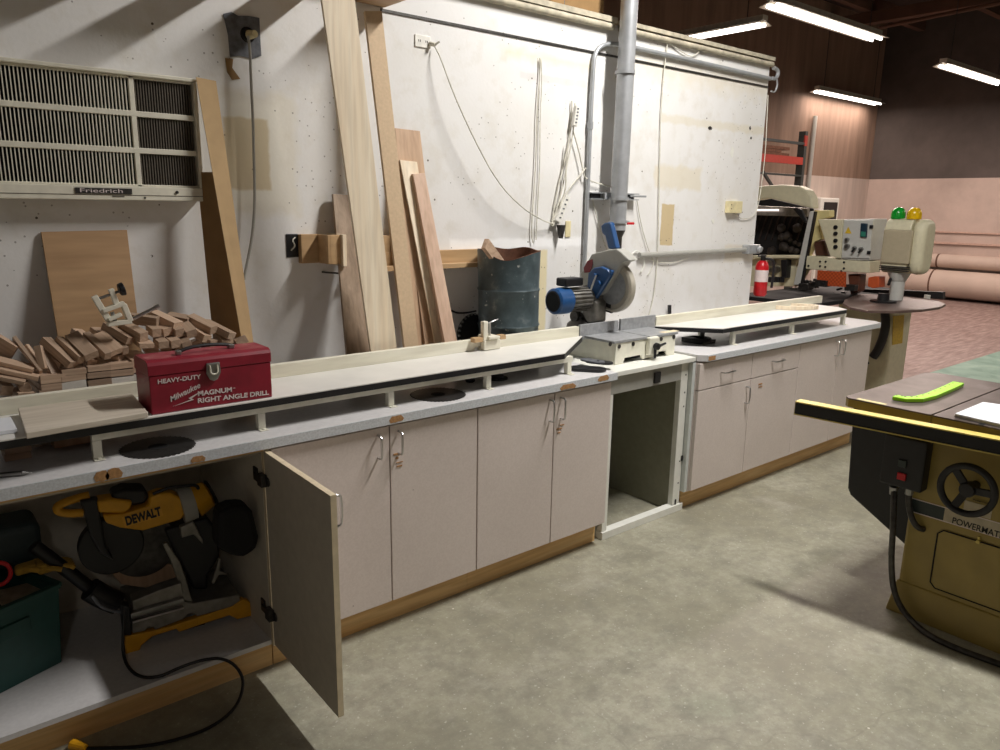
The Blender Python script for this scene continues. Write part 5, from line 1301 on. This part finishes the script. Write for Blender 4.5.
pan('glow_strip', [(60, 208), (270, 208), (270, 222), (60, 222)], XB + .1, .02, mk_emit('hood_glow', (1, .85, .78), 1.6), E6, bevel=0)  # no lamp: added glow for the bright background showing through the hood
pan('upper_rail', [(60, 180), (480, 200), (480, 262), (60, 250)], XB + .15, .05, 'aluminium', E6)
pan('gas_strut', [(375, 205), (400, 195), (440, 215), (480, 300), (460, 305)], XB - .01, .03, 'black', E6)
b = MB(); 
for i in range(14):
    u = rb_.uniform(150, 430); v = rb_.uniform(340, 520); p = E6(u, v, XB + .35); s = rb_.uniform(.02, .05); b.lathe([(0, -s), (s * .8, -s * .5), (s, 0), (s * .8, s * .5), (0, s)], p, (rb_.uniform(-1, 1), 1, rb_.uniform(-1, 1)), 10)
link('inner_motor', b, plain('dusty_motor', '2c2520', .7, var=.3), eb, smooth=True)
pan('shelf_beam', [(60, 540), (470, 540), (470, 560), (60, 560)], XB + .1, .3, 'bander', E6)
pan('lower_panel', [(60, 562), (420, 562), (385, 760), (60, 760)], XB + .2, .1, 'bander', E6)
b = MB()
for u, v, r in ((240, 590, .03), (265, 640, .035), (225, 645, .02)): p = E6(u, v, XB + .2); b.cyl(p, p + Vector((-.05, 0, 0)), r, seg=16)
link('roller', b, 'steel', eb, smooth=True)
pan('black_motor', [(290, 570), (335, 570), (325, 700), (295, 705)], XB + .1, .09, 'black', E6)
b = MB()
for u in (215, 245, 270, 300): p = E6(u, 730, XB + .05); b.cyl(p, p + Vector((0, 0, .05)), .022, seg=12)
link('feed_roller', b, 'black', eb, smooth=True)
# body below the table
zb_ = .93
cabL, cabR = at(862, 345, x=6.45).y, at(890, 345, x=6.45).y
link('base_cabinet', MB().prism([(6.45, cabR, 0), (6.45, cabL + .25, 0), (6.45, cabL + .25, zb_), (6.45, cabR, zb_)], (.36, 0, 0)), 'bander', eb, bevel=.02)
ab = [at(u, v, x=6.43) for u, v in ((885, 313), (886, 325), (883, 338), (878, 350), (873, 357))]
link('black_handle', MB().tube(ab, .035, 12, 2), 'black', eb, smooth=True)
la_ = [at(u, v, y=cabR - .001) for u, v in ((893, 316), (904, 315), (902, 343), (892, 345))]
link('yellow_label', MB().prism(la_, (0, -.003, 0)), plain('label_yellow', 'c9a72e', .6, var=.15, scale=60), eb)
b = MB()
for v in (345, 363): p = at(868, v, x=6.448); b.cyl(p, p + Vector((-.006, 0, 0)), .012, seg=10)
link('bolt', b, 'black', eb)
# table of the bander and round plate
link('infeed_table', MB().box(5.75, 7.6, 3.0, 3.75, .93, .965), 'blackmat', eb, bevel=.006)
rt = [at(u, v, z=.965) for u, v in ((845, 299), (843, 303), (850, 307), (868, 310.5), (895, 311), (922, 309.5), (940, 307), (946, 304), (936, 300), (915, 297), (880, 294), (858, 294))]
link('round_table', MB().prism(rt, (0, 0, -.02)), 'brownplate', eb, bevel=.003)
kn = at(883, 302, z=.966)
link('table_knob', MB().lathe([(.10, 0), (.10, .012), (.045, .016), (.042, .07), (0, .072)], kn, (0, 0, 1), 20), 'black', eb, smooth=True)
fb = [at(u, v, x=7.0) for u, v in ((862, 289), (943, 292), (943, 299), (862, 295))]
link('long_fence', MB().prism(fb, (.05, 0, 0)), 'black', eb)
p = at(927, 299, x=6.98); link('end_roller', MB().cyl((p.x, p.y, p.z - .03), (p.x, p.y, p.z + .035), .025, seg=14), 'white', eb, smooth=True)
# pod
PX = 6.5
pl_ = [E7(a, b_, PX) for a, b_ in ((605, 150), (640, 130), (830, 130), (845, 150), (815, 520), (770, 545), (590, 515), (572, 495), (590, 300))]
pod = thing('operator_pod', 'beige rounded operator pod with green and yellow lamps on a post', 'control pod', (6.6, 2.75, .966))
yl_, yr_ = E7(590, 300, PX).y, E7(885, 300, PX).y
zt1, zb1_ = E7(700, 133, PX).z, E7(700, 530, PX).z
seg = 40; prof = []
rx_, n_ = .17, 5
prof_pts = []
for i in range(seg):
    t_ = 2 * PI * i / seg; c, s = math.cos(t_), math.sin(t_)
    prof_pts.append((PX + .12 + .12 * (abs(c) ** .6) * (1 if c > 0 else -1), (zt1 + zb1_) / 2 + (zt1 - zb1_) / 2 * (abs(s) ** .45) * (1 if s > 0 else -1)))
ym_ = E7(780, 300, PX).y
link('pod_shell', MB().prism([(x, ym_, z) for x, z in prof_pts], (0, yl_ - ym_, 0)), 'bander', pod, bevel=.008)
link('end_shell', MB().prism([(x, yr_, z) for x, z in prof_pts], (0, ym_ - yr_ - .004, 0)), 'bander', pod, bevel=.05, seg=5)
sp0, sp1 = E7(603, 208, PX), E7(778, 462, PX)
link('screen_panel', MB().box(PX - .012, PX + .03, sp1.y, sp0.y, sp1.z, sp0.z), plain('grey_beige_panel', 'b1a68c', .4, var=.04), pod, bevel=.012)
gbm = MB()
for k in range(3): z = E7(700, 478 + 14 * k, PX).z; gbm.box(PX - .006, PX + .02, sp1.y, sp0.y, z - .004, z + .004)
link('vent_slat', gbm, 'darksteel', pod)
for u, mt, nm in ((700, 'greenlamp', 'green_lamp'), (815, 'yellowlamp', 'yellow_lamp')):
    p = E7(u, 125, PX + .1); r = .055
    p.z = zt1 - .002
    link(nm, MB().lathe([(r, 0), (r, .04), (r * .9, .065), (r * .6, .085), (r * .25, .093), (0, .094)], p, (0, 0, 1), 20), mt, pod, smooth=True)
pc = E7(705, 540, PX + .1)
link('post', MB().cyl((pc.x, pc.y, .967), (pc.x, pc.y, zb1_ - .05), .055, seg=22).cyl((pc.x, pc.y, zb1_ - .06), (pc.x, pc.y, zb1_ + .01), .06, .09, 22), 'banderW', pod, smooth=True)
lv0 = E7(655, 575, PX); link('clamp_lever', MB().cyl((pc.x - .05, pc.y + .04, lv0.z + .01), (lv0.x - .05, lv0.y, lv0.z - .03), .012, seg=8), 'black', pod)
b = MB()
for u, v in ((868, 270), (852, 385)): p = E7(u, v, PX + .02); b.cyl((p.x, yr_ - .003, p.z), (p.x, yr_ + .001, p.z), .008, seg=8)
# extinguisher on the wall end
ep = at(761, 275, y=3.22)
ex = thing('fire_extinguisher', 'red fire extinguisher hanging behind the end of the white wall', 'fire extinguisher', (ep.x, 3.22, .97))
ezt = at(760, 262, y=3.22).z; ezb = at(758, 296, y=3.22).z
exx = at(761, 280, y=3.22).x - .0
link('cylinder', MB().lathe([(.04, ezb), (.05, ezb + .015), (.05, ezt - .04), (.04, ezt - .005), (.022, ezt + .01)], (exx, 3.22, 0), (0, 0, 1), 26), 'extred', ex, smooth=True)
link('label', MB().cyl((exx, 3.22, (ezt + ezb) / 2 - .02), (exx, 3.22, (ezt + ezb) / 2 + .07), .0506, seg=26), 'lettering', ex, smooth=True)
link('valve', MB().cyl((exx, 3.22, ezt + .01), (exx, 3.22, ezt + .04), .018, seg=12).box(exx - .06, exx + .03, 3.21, 3.23, ezt + .04, ezt + .052), 'black', ex)
link('hose', MB().tube([(exx, 3.2, ezt + .025), (exx + .07, 3.17, ezt + .02), (exx + .085, 3.17, ezt - .06), (exx + .075, 3.17, ezt - .2)], .01, 8, 2), 'black', ex, smooth=True)

# ---- hall background
rk = thing('pallet_rack', 'dark upright pallet rack with red beams against the plywood wall', 'rack', (11.8, 7.0, 0))
yk_ = 7.0; ux = at(803, 160, y=yk_).x; uw = at(808.5, 160, y=yk_).x
ztop = at(805, 131, y=yk_).z
u_ = MB().box(ux, ux + .08, yk_, yk_ + .12, 0, ztop)
link('upright', u_, 'rackgreen', rk)
zb2 = at(790, 160, y=yk_).z
link('beam', MB().box(ux - 2.7, ux, yk_, yk_ + .05, zb2 - .06, zb2 + .06), 'rackred', rk)
link('beam', MB().box(ux - 2.7, ux, yk_, yk_ + .05, at(790, 142, y=yk_).z - .02, at(790, 142, y=yk_).z + .02), 'rackgreen', rk)
link('beam', MB().box(ux - 2.7, ux, yk_, yk_ + .05, at(790, 175, y=yk_).z - .015, at(790, 175, y=yk_).z + .015), 'rackgreen', rk)
link('red_band', MB().box(ux - .003, ux + .083, yk_ - .004, yk_ + .02, zb2 + .25, zb2 + .42), 'rackred', rk)
link('diagonal', MB().bar(at(763, 172, y=yk_ - .0), at(772, 186, y=yk_ - .0), .04, .04), 'rackgreen', rk)
for i in range(3):
    solo('timber', MB().box(ux - 2.0 - .1 * i, ux - .35 - .25 * (i % 2), yk_ + .06, yk_ + .3, zb2 + .062 + i * .05, zb2 + .108 + i * .05), 'rust', ['lowest brown timber on the red rack beam', 'middle brown timber on the red rack beam', 'topmost brown timber on the red rack beam'][i], 'timber', 'timbers on the rack')
p = at(816, 115, y=7.70)
solo('wall_pipe', MB().cyl((at(811, 160, y=7.70).x, 7.70, 0.01), (at(811, 160, y=7.70).x, 7.70, 3.4), .04, seg=12), 'sawgrey', 'pale vertical pipe on the plywood wall right of the rack', 'pipe', smooth=True)
f0, f1 = at(816.5, 199, y=7.6), at(833, 216, y=7.6)
fn = thing('wall_fan', 'white framed black ventilator low on the plywood wall behind the machine', 'fan', ((f0.x + f1.x) / 2, 7.6, f1.z))
zf0, zf1 = f1.z - .3, at(828, 198, y=7.6).z
link('housing', MB().box(f0.x, f1.x, 7.5, 7.74, zf0, zf1), 'white', fn, bevel=.02)
link('opening', MB().box(f0.x + .12, f1.x - .08, 7.49, 7.499, zf0 + .1, zf1 - .08), 'black', fn)
link('stand', MB().box(f0.x + .1, f0.x + .16, 7.55, 7.6, 0, zf0 - .001).box(f1.x - .16, f1.x - .1, 7.55, 7.6, 0, zf0 - .001), 'white', fn)

# ================================================================== LIGHTS
sc.view_settings.view_transform = 'Standard'; sc.view_settings.look = 'None'; sc.view_settings.gamma = 1
sc.view_settings.exposure = 0
def area(loc, sx, sy, power, col):
    l = bpy.data.lights.new('tube_light', 'AREA'); l.shape = 'RECTANGLE'; l.size = sx; l.size_y = sy; l.energy = power; l.color = col
    o = bpy.data.objects.new('tube_light', l); C.objects.link(o); o.location = loc; return o
def fixture(c, L, along, power, col=(1, .93, .84), label='', vis=True):
    c = Vector(c); w = .11
    t = thing('light_fixture', label, 'ceiling light', c, 'fluorescent strip lights of the hall')
    hx, hy = (L / 2, w) if along == 'x' else (w, L / 2)
    b = MB()
    if along == 'x':
        for s in (-1, 1): b.quadbox([c + Vector(q) for q in ((-hx, s * .02, .0), (hx, s * .02, .0), (hx, s * .14, -.03), (-hx, s * .14, -.03), (-hx, s * .02, .012), (hx, s * .02, .012), (hx, s * .14, -.022), (-hx, s * .14, -.022))])
        b.box(c.x - hx, c.x + hx, c.y - .05, c.y + .05, c.z + .013, c.z + .07)
    else:
        for s in (-1, 1): b.quadbox([c + Vector(q) for q in ((s * .02, -hy, .0), (s * .14, -hy, -.03), (s * .14, hy, -.03), (s * .02, hy, .0), (s * .02, -hy, .012), (s * .14, -hy, -.022), (s * .14, hy, -.022), (s * .02, hy, .012))])
        b.box(c.x - .05, c.x + .05, c.y - hy, c.y + hy, c.z + .013, c.z + .07)
    link('reflector', b, 'fixture', t)
    for s in (-1, 1):
        off = Vector((0, s * .055, -.03)) if along == 'x' else Vector((s * .055, 0, -.03))
        d = Vector((hx - .03, 0, 0)) if along == 'x' else Vector((0, hy - .03, 0))
        link('tube', MB().cyl(c + off - d, c + off + d, .018, seg=10), 'tube', t, smooth=True)
    ch_ = MB()
    for s in (-.8, .8):
        p = c + (Vector((hx * s, 0, .07)) if along == 'x' else Vector((0, hy * s, .07)))
        ch_.cyl(p, (p.x, p.y, 5.14), .006, seg=6)
    link('hanger', ch_, 'darksteel', t)
    area(c + Vector((0, 0, -.055)), 2 * hx - .06 if along == 'x' else .16, .16 if along == 'x' else 2 * hy - .06, power, col)
ZL = 3.8
def row(u0, v0, u1, v1, al):
    a, b = at(u0, v0, z=ZL - .03), at(u1, v1, z=ZL - .03); return (a + b) / 2, (b - a).length
warm = (1, .83, .74)
WP = 130
c, L = row(768, 5, 880, 40, 'x'); fixture((c.x, c.y, ZL), 2.45, 'x', WP, warm, 'brightest long strip light at the top right, nearest of those running away')
c, L = row(813, 92, 882, 104, 'x'); fixture((c.x, c.y, ZL), 2.45, 'x', 34, warm, 'lowest small strip light in front of the plywood wall')
c, L = row(945, 66, 1000, 84, 'x'); fixture((c.x, c.y, ZL), 2.45, 'x', WP, warm, 'strip light cut by the right edge of the picture')
a = at(761, 25, z=ZL - .03); fixture((a.x, a.y + 1.15, ZL), 2.4, 'y', WP, warm, 'strip light partly hidden behind the top of the white wall')
fixture((12.5, .5, ZL), 2.4, 'x', WP, warm, 'strip light of the hall outside the picture on the right')
fixture((3.3, 1.4, 4.05), 1.25, 'y', 162, (1, .965, .925), 'strip light hanging above the space between bench and table saw')
fixture((-1.5, -3.5, 4.0), 1.25, 'y', 25, (1, .95, .87), 'unseen fill light added behind the photographer')  # fill lamp added out of view behind the camera
fixture((7.5, -1.5, 4.0), 1.25, 'y', 40, (1, .95, .87), 'unseen fill light added over the green floor')  # second added fill, also outside the view
solo('sprinkler_pipe', MB().cyl(at(880, 27.5, z=4.6), at(1000, 3, z=4.6) + (at(1000, 3, z=4.6) - at(880, 27.5, z=4.6)) * .5, .03, seg=10), 'beam', 'thin pipe under the dark roof at the top right', 'pipe', smooth=True)
w = bpy.data.worlds.new('world'); sc.world = w; w.use_nodes = True
w.node_tree.nodes['Background'].inputs[0].default_value = (.8, .78, .75, 1); w.node_tree.nodes['Background'].inputs[1].default_value = .3
sc.cycles.use_denoising = True
sc.cycles.max_bounces = 6
